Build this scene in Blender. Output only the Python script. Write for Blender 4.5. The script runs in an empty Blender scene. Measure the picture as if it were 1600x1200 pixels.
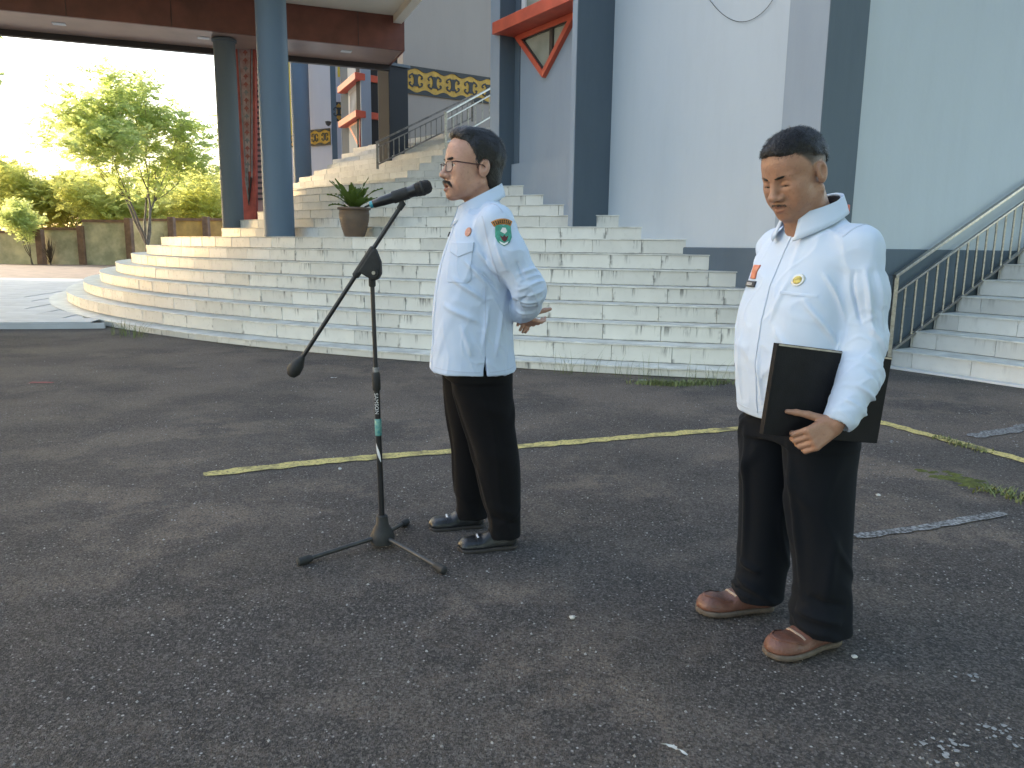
import bpy, bmesh, math, random
import numpy as np
from mathutils import Vector, Matrix
from mathutils.bvhtree import BVHTree
from math import sin, cos, pi, radians, atan2, sqrt, asin

S = bpy.context.scene
COL = S.collection
# ------------------------------------------------------------------ camera
FPX, HCAM = 1202.0, 1.22
TH = math.atan(215.0 / FPX)
FW = np.array([0, cos(TH), -sin(TH)])
_rt = np.array([1.0, 0, 0]); _up = np.cross(_rt, FW)
RT = _rt * cos(.012) + _up * sin(.012)
UP = _up * cos(.012) - _rt * sin(.012)
cam_d = bpy.data.cameras.new('camera'); cam = bpy.data.objects.new('camera', cam_d); COL.objects.link(cam)
cam_d.sensor_fit = 'HORIZONTAL'; cam_d.sensor_width = 36.0; cam_d.lens = 36.0 * FPX / 1600.0
cam_d.clip_end = 2000.0; cam_d.clip_start = .05
M = Matrix.Identity(4)
for i in range(3):
    M[i][0] = RT[i]; M[i][1] = UP[i]; M[i][2] = -FW[i]
M[2][3] = HCAM
cam.matrix_world = M
S.camera = cam
# ------------------------------------------------------------------ light
SUN_AZ, SUN_EL = radians(-67.0), radians(15.0)       # left and behind the porch, low morning sun
world = bpy.data.worlds.new('World'); S.world = world; world.use_nodes = True
wn = world.node_tree
bg = wn.nodes['Background']
sky = wn.nodes.new('ShaderNodeTexSky'); sky.sky_type = 'NISHITA'; sky.sun_disc = False
sky.sun_elevation = SUN_EL; sky.sun_rotation = SUN_AZ
sky.air_density = 1.0; sky.dust_density = 2.2; sky.ozone_density = 0.5; sky.altitude = 50
wn.links.new(sky.outputs['Color'], bg.inputs['Color'])
bg.inputs['Strength'].default_value = 0.15
sun_d = bpy.data.lights.new('sun', 'SUN'); sun_d.energy = 2.1; sun_d.angle = radians(.6); sun_d.color = (1.0, .92, .80)
sun = bpy.data.objects.new('sun', sun_d); COL.objects.link(sun)
sdir = Vector((sin(SUN_AZ) * cos(SUN_EL), cos(SUN_AZ) * cos(SUN_EL), sin(SUN_EL)))
sun.rotation_euler = sdir.to_track_quat('Z', 'Y').to_euler()
S.view_settings.view_transform = 'Standard'; S.view_settings.look = 'None'
S.view_settings.exposure = 2.28; S.view_settings.gamma = 1.0; S.view_settings.use_curve_mapping = False
S.cycles.max_bounces = 8; S.cycles.transparent_max_bounces = 8

def at(x, y, Y):
    d = FW + RT * (x - 800) / FPX + UP * (600 - y) / FPX
    return Vector(np.array([0, 0, HCAM]) + d * (Y / d[1]))
def onz(x, y, z=0.0):
    d = FW + RT * (x - 800) / FPX + UP * (600 - y) / FPX
    return Vector(np.array([0, 0, HCAM]) + d * ((z - HCAM) / d[2]))

# ------------------------------------------------------------------ helpers
def tag(o, label=None, cat=None, group=None, kind=None):
    if label: o['label'] = label
    if cat: o['category'] = cat
    if group: o['group'] = group
    if kind: o['kind'] = kind
    return o
def empty(name, loc=(0, 0, 0), rz=0, parent=None):
    o = bpy.data.objects.new(name, None); COL.objects.link(o)
    o.location = loc; o.rotation_euler = (0, 0, rz); o.parent = parent
    o.empty_display_size = .1
    return o
def link(name, me, mat=None, parent=None, smooth=False):
    o = bpy.data.objects.new(name, me); COL.objects.link(o); o.parent = parent
    if mat and not me.materials: me.materials.append(mat)
    if smooth:
        me.polygons.foreach_set('use_smooth', [True] * len(me.polygons))
    return o
class MB:
    def __init__(s): s.v = []; s.f = []
    def add(s, vs, fs):
        b = len(s.v); s.v += [tuple(v) for v in vs]; s.f += [tuple(i + b for i in f) for f in fs]; return s
    def box(s, c, d, R=None):
        c = Vector(c); vs = []
        for sx in (-.5, .5):
            for sy in (-.5, .5):
                for sz in (-.5, .5):
                    p = Vector((sx * d[0], sy * d[1], sz * d[2]))
                    vs.append(c + (R @ p if R else p))
        return s.add(vs, [(0, 1, 3, 2), (4, 6, 7, 5), (0, 4, 5, 1), (2, 3, 7, 6), (0, 2, 6, 4), (1, 5, 7, 3)])
    def prism(s, pts, z0, z1):
        n = len(pts); vs = [(p[0], p[1], z0) for p in pts] + [(p[0], p[1], z1) for p in pts]
        return s.add(vs, [tuple(range(n))[::-1], tuple(range(n, 2 * n))] + [(i, (i + 1) % n, n + (i + 1) % n, n + i) for i in range(n)])
    def tube(s, pts, rad, n=10, cap=True):
        pts = [Vector(p) for p in pts]; m = len(pts)
        if not hasattr(rad, '__len__'): rad = [rad] * m
        vs = []; ref = None
        for i, p in enumerate(pts):
            t = (pts[min(i + 1, m - 1)] - pts[max(i - 1, 0)]).normalized()
            if ref is None: ref = t.orthogonal().normalized()
            a = (ref - t * ref.dot(t))
            a = a.normalized() if a.length > 1e-6 else t.orthogonal().normalized()
            ref = a; b = t.cross(a)
            for k in range(n):
                q = 2 * pi * k / n; vs.append(p + (a * cos(q) + b * sin(q)) * rad[i])
        fs = [(i * n + k, i * n + (k + 1) % n, (i + 1) * n + (k + 1) % n, (i + 1) * n + k) for i in range(m - 1) for k in range(n)]
        if cap: fs += [tuple(range(n))[::-1], tuple(range((m - 1) * n, m * n))]
        return s.add(vs, fs)
    def lathe(s, prof, n=32, c=(0, 0, 0)):
        m = len(prof); vs = []
        for r, z in prof:
            for k in range(n):
                q = 2 * pi * k / n; vs.append((c[0] + r * cos(q), c[1] + r * sin(q), c[2] + z))
        fs = [(i * n + k, i * n + (k + 1) % n, (i + 1) * n + (k + 1) % n, (i + 1) * n + k) for i in range(m - 1) for k in range(n)]
        fs += [tuple(range(n))[::-1], tuple(range((m - 1) * n, m * n))]
        return s.add(vs, fs)
    def mesh(s, name):
        me = bpy.data.meshes.new(name); me.from_pydata(s.v, [], s.f); me.update()
        bm = bmesh.new(); bm.from_mesh(me); bmesh.ops.recalc_face_normals(bm, faces=bm.faces); bm.to_mesh(me); bm.free()
        return me
    def build(s, name, mat, parent=None, smooth=False, bevel=0.0):
        me = s.mesh(name); o = link(name, me, mat, parent)
        if smooth:
            me.polygons.foreach_set('use_smooth', [True] * len(me.polygons))
            me.set_sharp_from_angle(angle=radians(38))
        if bevel:
            md = o.modifiers.new('bevel', 'BEVEL'); md.width = bevel; md.segments = 2; md.limit_method = 'ANGLE'
        return o

def mat(name, col, rough=.6, spec=.5, metal=0.0, vary=.0, vscale=4.0, bump=.0, bscale=60.0, coords='Object', col2=None, detail=4, rnd=0.0, sss=0.0, coat=0.0, trans=0.0):
    m = bpy.data.materials.new(name); m.use_nodes = True
    nt = m.node_tree; b = nt.nodes['Principled BSDF']
    b.inputs['Base Color'].default_value = (*col, 1); b.inputs['Roughness'].default_value = rough
    b.inputs['Specular IOR Level'].default_value = spec; b.inputs['Metallic'].default_value = metal
    if coat: b.inputs['Coat Weight'].default_value = coat; b.inputs['Coat Roughness'].default_value = .1
    if sss:
        b.inputs['Subsurface Weight'].default_value = sss; b.inputs['Subsurface Radius'].default_value = (.012, .005, .003); b.inputs['Subsurface Scale'].default_value = .6
    tc = nt.nodes.new('ShaderNodeTexCoord')
    src = tc.outputs[coords]
    last = None
    if vary or col2:
        n = nt.nodes.new('ShaderNodeTexNoise'); n.inputs['Scale'].default_value = vscale; n.inputs['Detail'].default_value = detail; n.inputs['Roughness'].default_value = .6
        nt.links.new(src, n.inputs['Vector'])
        r = nt.nodes.new('ShaderNodeValToRGB'); r.color_ramp.elements[0].position = .35; r.color_ramp.elements[1].position = .66
        c2 = col2 if col2 else tuple(c * (1 - vary) for c in col)
        c1 = col if col2 else tuple(min(1, c * (1 + vary * .6)) for c in col)
        r.color_ramp.elements[0].color = (*c2, 1); r.color_ramp.elements[1].color = (*c1, 1)
        nt.links.new(n.outputs['Fac'], r.inputs['Fac']); last = r.outputs['Color']
    if rnd:
        oi = nt.nodes.new('ShaderNodeObjectInfo'); hs = nt.nodes.new('ShaderNodeHueSaturation')
        mp = nt.nodes.new('ShaderNodeMapRange'); mp.inputs['To Min'].default_value = 1 - rnd; mp.inputs['To Max'].default_value = 1 + rnd
        nt.links.new(oi.outputs['Random'], mp.inputs['Value']); nt.links.new(mp.outputs['Result'], hs.inputs['Value'])
        if last: nt.links.new(last, hs.inputs['Color'])
        else: hs.inputs['Color'].default_value = (*col, 1)
        last = hs.outputs['Color']
    if last: nt.links.new(last, b.inputs['Base Color'])
    if bump:
        n2 = nt.nodes.new('ShaderNodeTexNoise'); n2.inputs['Scale'].default_value = bscale; n2.inputs['Detail'].default_value = 3
        nt.links.new(src, n2.inputs['Vector'])
        bp = nt.nodes.new('ShaderNodeBump'); bp.inputs['Strength'].default_value = bump; bp.inputs['Distance'].default_value = .01
        nt.links.new(n2.outputs['Fac'], bp.inputs['Height']); nt.links.new(bp.outputs['Normal'], b.inputs['Normal'])
    return m
class NT:      # small node-graph helper
    def __init__(s, m): s.t = m.node_tree; s.b = s.t.nodes['Principled BSDF']
    def n(s, typ, **kw):
        nd = s.t.nodes.new(typ)
        for k, v in kw.items():
            if k in nd.inputs: nd.inputs[k].default_value = v
            else: setattr(nd, k, v)
        return nd
    def l(s, a, b): s.t.links.new(a, b)
    def noise(s, vec, scale, detail=3, rough=.5):
        nd = s.n('ShaderNodeTexNoise', Scale=scale, Detail=detail, Roughness=rough); s.l(vec, nd.inputs['Vector']); return nd.outputs['Fac']
    def ramp(s, fac, stops):
        r = s.n('ShaderNodeValToRGB'); e = r.color_ramp.elements
        while len(e) < len(stops): e.new(.5)
        for q, (p, c) in zip(e, stops):
            q.position = p; q.color = (*c, 1) if hasattr(c, '__len__') else (c, c, c, 1)
        s.l(fac, r.inputs['Fac']); return r.outputs['Color']
    def math(s, op, a, b=None):
        nd = s.n('ShaderNodeMath', operation=op)
        for i, q in enumerate((a, b)):
            if q is None: continue
            if isinstance(q, (int, float)): nd.inputs[i].default_value = q
            else: s.l(q, nd.inputs[i])
        return nd.outputs[0]
    def mix(s, fac, a, b, blend='MIX'):
        nd = s.n('ShaderNodeMix', data_type='RGBA', blend_type=blend)
        for i, q in ((0, fac), (6, a), (7, b)):
            if isinstance(q, (int, float)): nd.inputs[i].default_value = q
            elif isinstance(q, tuple): nd.inputs[i].default_value = (*q, 1)
            else: s.l(q, nd.inputs[i])
        return nd.outputs[2]
    def mapping(s, vec, scale):
        nd = s.n('ShaderNodeMapping'); nd.inputs['Scale'].default_value = scale; s.l(vec, nd.inputs['Vector']); return nd.outputs['Vector']
    def bump(s, h, strength, dist=.01):
        bp = s.n('ShaderNodeBump', Strength=strength, Distance=dist); s.l(h, bp.inputs['Height']); s.l(bp.outputs['Normal'], s.b.inputs['Normal'])

# ------------------------------------------------------------------ materials
MT = {}
# asphalt: worn, mottled brown-grey with pale chips
m = mat('asphalt', (.05, .05, .05), rough=.85, spec=.35); g = NT(m)
obj = g.n('ShaderNodeTexCoord').outputs['Object']
big = g.noise(obj, .75, 6, .65); mid = g.noise(obj, 1.6, 5, .68); fine = g.noise(obj, 130, 2, .7); mf = g.noise(obj, 24, 3, .6)
c = g.ramp(big, [(.36, (.056, .049, .045)), (.48, (.098, .081, .069)), (.60, (.235, .178, .136))])
c = g.mix(g.ramp(mid, [(.45, 0.0), (.55, .85)]), c, (.048, .042, .040))
sp = g.n('ShaderNodeSeparateXYZ'); g.l(obj, sp.inputs['Vector'])
dust = g.math('MULTIPLY', g.ramp(g.math('DIVIDE', sp.outputs['Y'], 12.0), [(.24, 0.0), (.52, .8)]), g.ramp(g.noise(obj, .9, 4), [(.40, .12), (.58, 1.0)]))
c = g.mix(dust, c, (.245, .188, .148))
c = g.mix(g.ramp(mf, [(.45, 0.0), (.75, .35)]), c, (.13, .115, .105))
c = g.mix(g.ramp(fine, [(.44, 0.0), (.62, .65)]), c, (.014, .0135, .014))
vo2 = g.n('ShaderNodeTexVoronoi', Scale=230.0); g.l(obj, vo2.inputs['Vector'])
sel2 = g.n('ShaderNodeSeparateColor'); g.l(vo2.outputs['Color'], sel2.inputs['Color'])
c = g.mix(g.ramp(sel2.outputs['Green'], [(.70, 0.0), (.98, .5)]), c, (.21, .185, .17))
vo3 = g.n('ShaderNodeTexVoronoi', Scale=120.0); g.l(obj, vo3.inputs['Vector'])
sel3 = g.n('ShaderNodeSeparateColor'); g.l(vo3.outputs['Color'], sel3.inputs['Color'])
c = g.mix(g.ramp(sel3.outputs['Blue'], [(.0, .5), (.32, 0.0)]), c, (.016, .015, .015)); c = g.mix(g.ramp(sel3.outputs['Blue'], [(.66, 0.0), (1.0, .42)]), c, (.22, .195, .175))
vo = g.n('ShaderNodeTexVoronoi', Scale=75.0); g.l(obj, vo.inputs['Vector'])
sel = g.n('ShaderNodeSeparateColor'); g.l(vo.outputs['Color'], sel.inputs['Color'])
chip = g.math('MULTIPLY', g.ramp(vo.outputs['Distance'], [(.20, 1.0), (.34, 0.0)]), g.ramp(sel.outputs['Red'], [(.84, 0.0), (.94, 1.0)]))
chip = g.math('MULTIPLY', chip, g.ramp(g.noise(obj, 1.7, 4, .6), [(.38, .18), (.60, 1.0)]))
c = g.mix(chip, c, (.46, .44, .42))
g.l(c, g.b.inputs['Base Color'])
hgt = g.math('ADD', g.math('MULTIPLY', vo2.outputs['Distance'], .5), g.math('ADD', g.math('MULTIPLY', vo.outputs['Distance'], .5), g.math('MULTIPLY', fine, .6)))
g.bump(hgt, 1.0, .011)
MT['asphalt'] = m
def wall_paint(name, col, rough=.75, streak=.12):
    m = mat(name, col, rough=rough, spec=.3); g = NT(m)
    o = g.n('ShaderNodeTexCoord').outputs['Object']
    n1 = g.noise(o, .7, 5, .6); n2 = g.noise(g.mapping(o, (3, 3, .5)), 1.0, 6, .75)
    c = g.mix(g.ramp(n1, [(.3, 0.0), (.7, streak)]), col, tuple(x * .72 for x in col))
    c = g.mix(g.ramp(n2, [(.45, 0.0), (.8, streak * 1.6)]), c, tuple(x * .62 for x in col))
    g.l(c, g.b.inputs['Base Color'])
    g.bump(g.math('ADD', g.noise(o, 18, 3), g.math('MULTIPLY', g.noise(o, 140, 2), .25)), .12, .01)
    return m
MT['wall_pale'] = wall_paint('pale_blue_wall_paint', (.465, .52, .57), streak=.10)
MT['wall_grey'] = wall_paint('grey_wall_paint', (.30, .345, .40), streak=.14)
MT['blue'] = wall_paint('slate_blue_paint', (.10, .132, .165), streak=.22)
MT['col_blue'] = wall_paint('column_blue_paint', (.125, .17, .22), rough=.55, streak=.16)
MT['col_dark'] = wall_paint('column_grey_paint', (.13, .15, .165), rough=.6, streak=.2)
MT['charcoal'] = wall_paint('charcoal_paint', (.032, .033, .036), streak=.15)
MT['taupe'] = wall_paint('taupe_wall_paint', (.31, .26, .22), streak=.12)
MT['lavender'] = wall_paint('lavender_grey_paint', (.46, .45, .50), streak=.1)
MT['cream'] = wall_paint('cream_ceiling_paint', (.76, .66, .52), streak=.06)
MT['red'] = mat('red_paint', (.56, .095, .05), rough=.5, vary=.15, vscale=3)
MT['redpanel'] = mat('red_board_paint', (.50, .10, .075), rough=.6, vary=.25, vscale=5)
MT['brown'] = mat('brown_cladding', (.165, .055, .038), rough=.42, vary=.3, vscale=2.0, bump=.05, bscale=20)
MT['soffit'] = mat('brown_soffit_panel', (.36, .24, .19), rough=.28, vary=.2, vscale=1.2)
MT['darkedge'] = mat('dark_edge_metal', (.035, .03, .03), rough=.4)
MT['gold'] = mat('gold_paint', (.50, .27, .025), rough=.55, vary=.25, vscale=8)
MT['black'] = mat('black_paint', (.018, .017, .015), rough=.55, vary=.3, vscale=8)
MT['yellow'] = mat('yellow_board', (.62, .42, .03), rough=.5, vary=.2, vscale=2)
MT['white'] = mat('white_paint', (.72, .72, .72), rough=.5, vary=.1, vscale=6)
MT['steel'] = mat('brushed_steel', (.36, .34, .31), rough=.36, metal=.85, vary=.25, vscale=30)
MT['steel_dark'] = mat('weathered_steel', (.20, .18, .16), rough=.45, metal=.7, vary=.3, vscale=12)
MT['grout'] = mat('dark_grout', (.20, .195, .175), rough=.9, vary=.5, vscale=9)
def tile_mat(name, base, dirt=1.0):
    m = mat(name, base, rough=.3, spec=.3); g = NT(m)
    tc = g.n('ShaderNodeTexCoord'); o = tc.outputs['Object']; oi = g.n('ShaderNodeObjectInfo')
    off = g.n('ShaderNodeVectorMath', operation='ADD'); cx = g.n('ShaderNodeCombineXYZ')
    g.l(g.math('MULTIPLY', oi.outputs['Random'], 37.0), cx.inputs['X']); g.l(g.math('MULTIPLY', oi.outputs['Random'], 11.0), cx.inputs['Z'])
    g.l(o, off.inputs[0]); g.l(cx.outputs['Vector'], off.inputs[1]); v = off.outputs[0]
    sx = g.n('ShaderNodeSeparateXYZ'); g.l(o, sx.inputs['Vector'])
    c = g.mix(g.ramp(g.noise(v, 5, 4), [(.3, 0.0), (.75, .35)]), base, tuple(q * .72 for q in base))
    hv = g.n('ShaderNodeHueSaturation'); mr = g.n('ShaderNodeMapRange'); mr.inputs['To Min'].default_value = .86; mr.inputs['To Max'].default_value = 1.06
    g.l(oi.outputs['Random'], mr.inputs['Value']); g.l(mr.outputs['Result'], hv.inputs['Value']); g.l(c, hv.inputs['Color']); c = hv.outputs['Color']
    # mould drips that run down from the nosing; more of them near joints
    drip = g.noise(g.mapping(v, (34, 34, 3.0)), 1.0, 4, .7)
    gate = g.noise(g.mapping(v, (4.5, 4.5, .4)), 1.0, 2)
    up = g.ramp(g.math('ADD', g.math('MULTIPLY', sx.outputs['Z'], 5.6), .5), [(.30, .0), (.62, .55), (1.0, 1.0)])
    d = g.math('MULTIPLY', g.ramp(drip, [(.48, 0.0), (.58, 1.0)]), g.ramp(gate, [(.53, 0.0), (.60, 1.0)]))
    d = g.math('MULTIPLY', d, g.math('MULTIPLY', up, .85 * dirt))
    ed = g.math('ABSOLUTE', sx.outputs['X'])
    je = g.math('MULTIPLY', g.ramp(ed, [(.265, 0.0), (.298, 1.0)]), g.ramp(g.noise(g.mapping(v, (9, 9, 9)), 1.0, 3), [(.53, 0.0), (.64, .7 * dirt)]))
    bt = g.math('MULTIPLY', g.ramp(g.math('ADD', g.math('MULTIPLY', sx.outputs['Z'], 5.6), .5), [(.04, 1.0), (.14, 0.0)]), g.ramp(g.noise(v, 12, 3), [(.48, 0.0), (.66, .6 * dirt)]))
    d = g.math('MAXIMUM', g.math('MAXIMUM', d, je), bt)
    c = g.mix(d, c, (.060, .056, .050)); g.l(c, g.b.inputs['Base Color'])
    g.l(g.math('ADD', g.math('MULTIPLY', d, .5), g.ramp(g.noise(v, 14, 3), [(.3, .24), (.8, .46)])), g.b.inputs['Roughness'])
    return m
MT['tile'] = tile_mat('white_riser_tile', (.68, .67, .615))
MT['tile_clean'] = tile_mat('clean_riser_tile', (.68, .675, .645), .35)
MT['tread'] = mat('white_tread_tile', (.64, .635, .59), rough=.42, spec=.3, vary=.25, vscale=5)
MT['terrace'] = mat('terrace_white_tile', (.56, .56, .57), rough=.5, spec=.3, vary=.14, vscale=1.5, rnd=.1)
MT['paver'] = mat('brown_brick_paving', (.20, .145, .115), rough=.8, vary=.35, vscale=1.8, rnd=.12)
MT['earth'] = mat('far_ground', (.23, .17, .115), rough=.95, vary=.4, vscale=.3, bump=.3, bscale=3)
MT['grasspatch'] = mat('grass_blade', (.17, .20, .07), rough=.6, vary=.4, vscale=3)
MT['moss'] = mat('moss', (.09, .10, .015), rough=.95, vary=.5, vscale=25, bump=.6, bscale=90)
# ================================================================== ground
random.seed(4); rng = np.random.default_rng(4)
mb = MB(); mb.add([(-700, -60, -.012), (700, -60, -.012), (700, 1100, -.012), (-700, 1100, -.012)], [(0, 1, 2, 3)])
tag(mb.build('ground', MT['earth']), kind='structure')
# asphalt yard as a gently uneven sheet
nx, ny = 90, 70
vs = []; fs = []
for j in range(ny + 1):
    for i in range(nx + 1):
        x = -14 + 28 * i / nx; y = -3 + 21 * j / ny
        vs.append((x, y, .004 * sin(x * 1.9 + y) + .004 * sin(y * 2.3 - x * .7) - .002))
for j in range(ny):
    for i in range(nx):
        a = j * (nx + 1) + i; fs.append((a, a + 1, a + nx + 2, a + nx + 1))
yard = MB().add(vs, fs).build('asphalt_yard', MT['asphalt'], smooth=True); tag(yard, kind='structure')
def gz(x, y): return .004 * sin(x * 1.9 + y) + .004 * sin(y * 2.3 - x * .7) - .002
def worn(name, col, lo=.40, hi=.54):
    m = mat(name, col, rough=.8, spec=.3); g = NT(m); o = g.n('ShaderNodeTexCoord').outputs['Object']
    w = g.math('MAXIMUM', g.ramp(g.noise(o, 55, 3, .7), [(lo, 1.0), (hi, 0.0)]), g.ramp(g.noise(o, 5, 4, .7), [(.36, .8), (.50, 0.0)]))
    g.l(g.mix(w, col, (.055, .05, .045)), g.b.inputs['Base Color']); g.bump(g.noise(o, 120, 2), .5, .006); return m
MT['yline'] = worn('worn_yellow_line_paint', (.58, .47, .17), .32, .50)
MT['wline'] = worn('worn_white_line_paint', (.30, .30, .30), .40, .62)
def strip(name, pts, w, m, jag=.012):
    mb = MB(); vs = []; P = []
    for a, b in zip(pts[:-1], pts[1:]):
        a, b = Vector(a), Vector(b); n = max(2, int((b - a).length / .05))
        for i in range(n): P.append(a.lerp(b, i / n))
    P.append(Vector(pts[-1]))
    for i, p in enumerate(P):
        t = (P[min(i + 1, len(P) - 1)] - P[max(i - 1, 0)]).normalized(); nrm = Vector((-t.y, t.x, 0))
        e = min(1, i * .3 + .75, (len(P) - 1 - i) * .3 + .75)
        for s in (1, -1):
            q = p + nrm * s * (w / 2 * e + random.uniform(-jag, jag)); vs.append((q.x, q.y, gz(q.x, q.y) + .005))
    mb.add(vs, [(2 * i, 2 * i + 2, 2 * i + 3, 2 * i + 1) for i in range(len(P) - 1)])
    return mb.build(name, m, yard)
def g2(*q): p = onz(*q); return (p.x, p.y, 0)
strip('yellow_line', [g2(318, 742), g2(480, 724), g2(640, 709), g2(860, 692), g2(1140, 671), g2(1240, 662)], .105, MT['yline'])
strip('yellow_line', [g2(1345, 650), g2(1385, 661), g2(1480, 687), g2(1600, 720), g2(1760, 765)], .10, MT['yline'])
strip('white_line', [g2(1335, 838), g2(1440, 826), g2(1568, 803)], .055, MT['wline'], .008)
strip('white_line', [g2(1520, 682), g2(1600, 668), g2(1690, 655)], .12, MT['wline'], .02)
strip('red_mark', [g2(46, 597), g2(84, 597)], .07, mat('faded_red_paint', (.45, .10, .09), rough=.9, col2=(.16, .09, .08), vscale=12), .02)

# moss and weeds along the joints of the asphalt
def blob_patch(name, pts, rad, m, n=60, h=.012):
    mb = MB()
    for _ in range(n):
        i = random.randrange(len(pts) - 1); p = Vector(pts[i]).lerp(Vector(pts[i + 1]), random.random())
        x = p.x + random.gauss(0, rad); y = p.y + random.gauss(0, rad * .7); r = random.uniform(.02, .06); z = gz(x, y)
        k = 7; ring = [(x + r * cos(2 * pi * q / k) * random.uniform(.6, 1.2), y + r * .7 * sin(2 * pi * q / k) * random.uniform(.6, 1.2), z - .002) for q in range(k)]
        mb.add(ring + [(x, y, z + h * random.uniform(.4, 1))], [(q, (q + 1) % k, k) for q in range(k)])
    return tag(mb.build(name, m, smooth=True), kind='stuff')
tag(blob_patch('moss', [g2(1460, 740), g2(1500, 750), g2(1535, 764)], .05, MT['moss'], 60, .01), 'olive moss strip growing in a crack of the asphalt', 'moss')
def blades(name, pts, rad, n, h, lean=.5, wd=.004):
    mb = MB()
    for _ in range(n):
        i = random.randrange(len(pts) - 1); p = Vector(pts[i]).lerp(Vector(pts[i + 1]), random.random())
        x = p.x + random.gauss(0, rad); y = p.y + random.gauss(0, rad * .5); a = random.uniform(0, 2 * pi); hh = h * random.uniform(.3, 1.1)
        d = Vector((cos(a), sin(a), 0)); s = Vector((-d.y, d.x, 0)) * wd; b = Vector((x, y, gz(x, y)))
        L = random.uniform(.1, lean) * hh
        q1 = b + d * L * .35 + Vector((0, 0, hh * .6)); q2 = b + d * L + Vector((0, 0, hh))
        mb.add([b - s, b + s, q1 + s * .8, q1 - s * .8, q2], [(0, 1, 2, 3), (3, 2, 4)])
    return tag(mb.build(name, MT['grasspatch']), kind='stuff')
tag(blades('weeds', [g2(1010, 600), g2(1060, 602), g2(1130, 598)], .10, 900, .05, 1.6), 'green weed patch at the foot of the curved stairs', 'weeds')
tag(blades('tall_grass', [g2(860, 583), g2(940, 588), g2(1060, 594), g2(1170, 600)], .05, 90, .26, 1.3, .0017), 'thin tall grass stalks against the lowest riser', 'grass')
tag(blades('joint_weeds', [g2(1460, 682), g2(1545, 708)], .03, 160, .03, 1.4), 'small weeds along the yellow line', 'weeds')
tag(blades('edge_weeds', [g2(1540, 765), g2(1600, 782), g2(1680, 800)], .05, 260, .04, 1.6), 'green weeds in the asphalt crack beyond the white line', 'weeds')
tag(blades('weed_sprigs', [g2(180, 522), g2(215, 529)], .08, 60, .22, 1.2), 'dry sprigs by the lowest riser at the left of the stairs', 'weeds')

# loose stones on the yard: pale chips, uncountable
mb = MB()
for _ in range(3000):
    y = 1.1 + 7.5 * random.random() ** 1.5; x = random.uniform(-.72, .74) * (y + .3)
    r = random.choice((.002, .0025, .003, .004, .0055)) * (1 + y * .06)
    z = gz(x, y); q = random.uniform(0, pi)
    vs = [(x + r * cos(q + k * pi / 2) * random.uniform(.6, 1.3), y + r * sin(q + k * pi / 2) * random.uniform(.6, 1.3), z - .001) for k in range(4)] + [(x, y, z + r * .9)]
    mb.add(vs, [(0, 1, 4), (1, 2, 4), (2, 3, 4), (3, 0, 4)])
stone_m = mat('pale_stone_chip', (.30, .29, .275), rough=.8, vary=.6, vscale=9)
tag(mb.build('gravel', stone_m), 'pale stone chips scattered over the asphalt', 'gravel', kind='stuff')
# crumbled dark soil along the stair foot
# individual litter and stones
def pebble(px, py, r, label, m):
    p = onz(px, py); bm = bmesh.new(); bmesh.ops.create_icosphere(bm, subdivisions=2, radius=r)
    for v in bm.verts: v.co *= random.uniform(.75, 1.2); v.co.z *= .6
    me = bpy.data.meshes.new('pebble'); bm.to_mesh(me); bm.free()
    o = link('pebble', me, m); o.location = (p.x, p.y, r * .35); tag(o, label, 'stone', 'larger loose stones'); return o
pm = mat('white_pebble', (.5, .49, .46), rough=.8, vary=.3, vscale=60)
pebble(894, 966, .011, 'pale stone on the bare asphalt left of the brown shoes', pm)
pebble(1335, 1027, .009, 'pale stone just right of the nearer brown shoe', pm)
pebble(531, 733, .010, 'pale stone below the yellow line left of the microphone stand', pm)
pebble(1372, 775, .012, 'pale stone between the black trousers and the moss', pm)
lm = mat('litter_paper', (.62, .62, .60), rough=.8, vary=.2, vscale=30)
def litter(px, py, L, W, a, label, name='paper_scrap'):
    p = onz(px, py); mb = MB(); n = 5; vs = []
    for i in range(n):
        for s in (-1, 1):
            vs.append((L * (i / (n - 1) - .5), s * W / 2 * random.uniform(.6, 1.2), .006 + random.uniform(0, .008)))
    vs += [(x, y, z - .0015) for x, y, z in vs]
    fs = [(2 * i, 2 * i + 2, 2 * i + 3, 2 * i + 1) for i in range(n - 1)] + [(2 * n + 2 * i, 2 * n + 2 * i + 1, 2 * n + 2 * i + 3, 2 * n + 2 * i + 2) for i in range(n - 1)]
    o = mb.add(vs, fs).build(name, lm); o.location = (p.x, p.y, 0); o.rotation_euler.z = a; tag(o, label, 'litter')
litter(1062, 1177, .045, .006, -.9, 'thin white straw of litter at the bottom of the picture, left one of two', 'straw')
litter(1045, 1169, .040, .006, -.25, 'thin white straw of litter at the bottom of the picture, right one crossing', 'straw')
litter(998, 595, .14, .03, .05, 'white paper scrap beside the weeds at the stair foot')
litter(1375, 606, .12, .05, .4, 'white paper scrap behind the man with the black folder')
litter(522, 591, .06, .02, .1, 'small white paper scrap behind the microphone stand')
# dried lime splashes on the asphalt
mb = MB()
for (px, py, n, r) in [(1480, 1165, 26, .035), (1560, 1145, 22, .03), (1505, 1050, 8, .02), (1395, 690, 10, .02), (1440, 620, 14, .04), (1530, 645, 12, .05), (1590, 690, 10, .05)]:
    p = onz(px, py)
    for _ in range(n):
        x = p.x + random.gauss(0, r); y = p.y + random.gauss(0, r); q = random.uniform(.002, .009)
        k = 6; mb.add([(x + q * cos(2 * pi * i / k) * random.uniform(.5, 1.5), y + q * sin(2 * pi * i / k) * random.uniform(.5, 1.5), gz(x, y) + .004 + random.uniform(0, .0008)) for i in range(k)], [tuple(range(k))])
tag(mb.build('lime_splash', mat('lime_white', (.30, .30, .29), rough=.9, vary=.3, vscale=40)), 'dried white splashes spattered on the asphalt', 'splash', kind='stuff')

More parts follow.
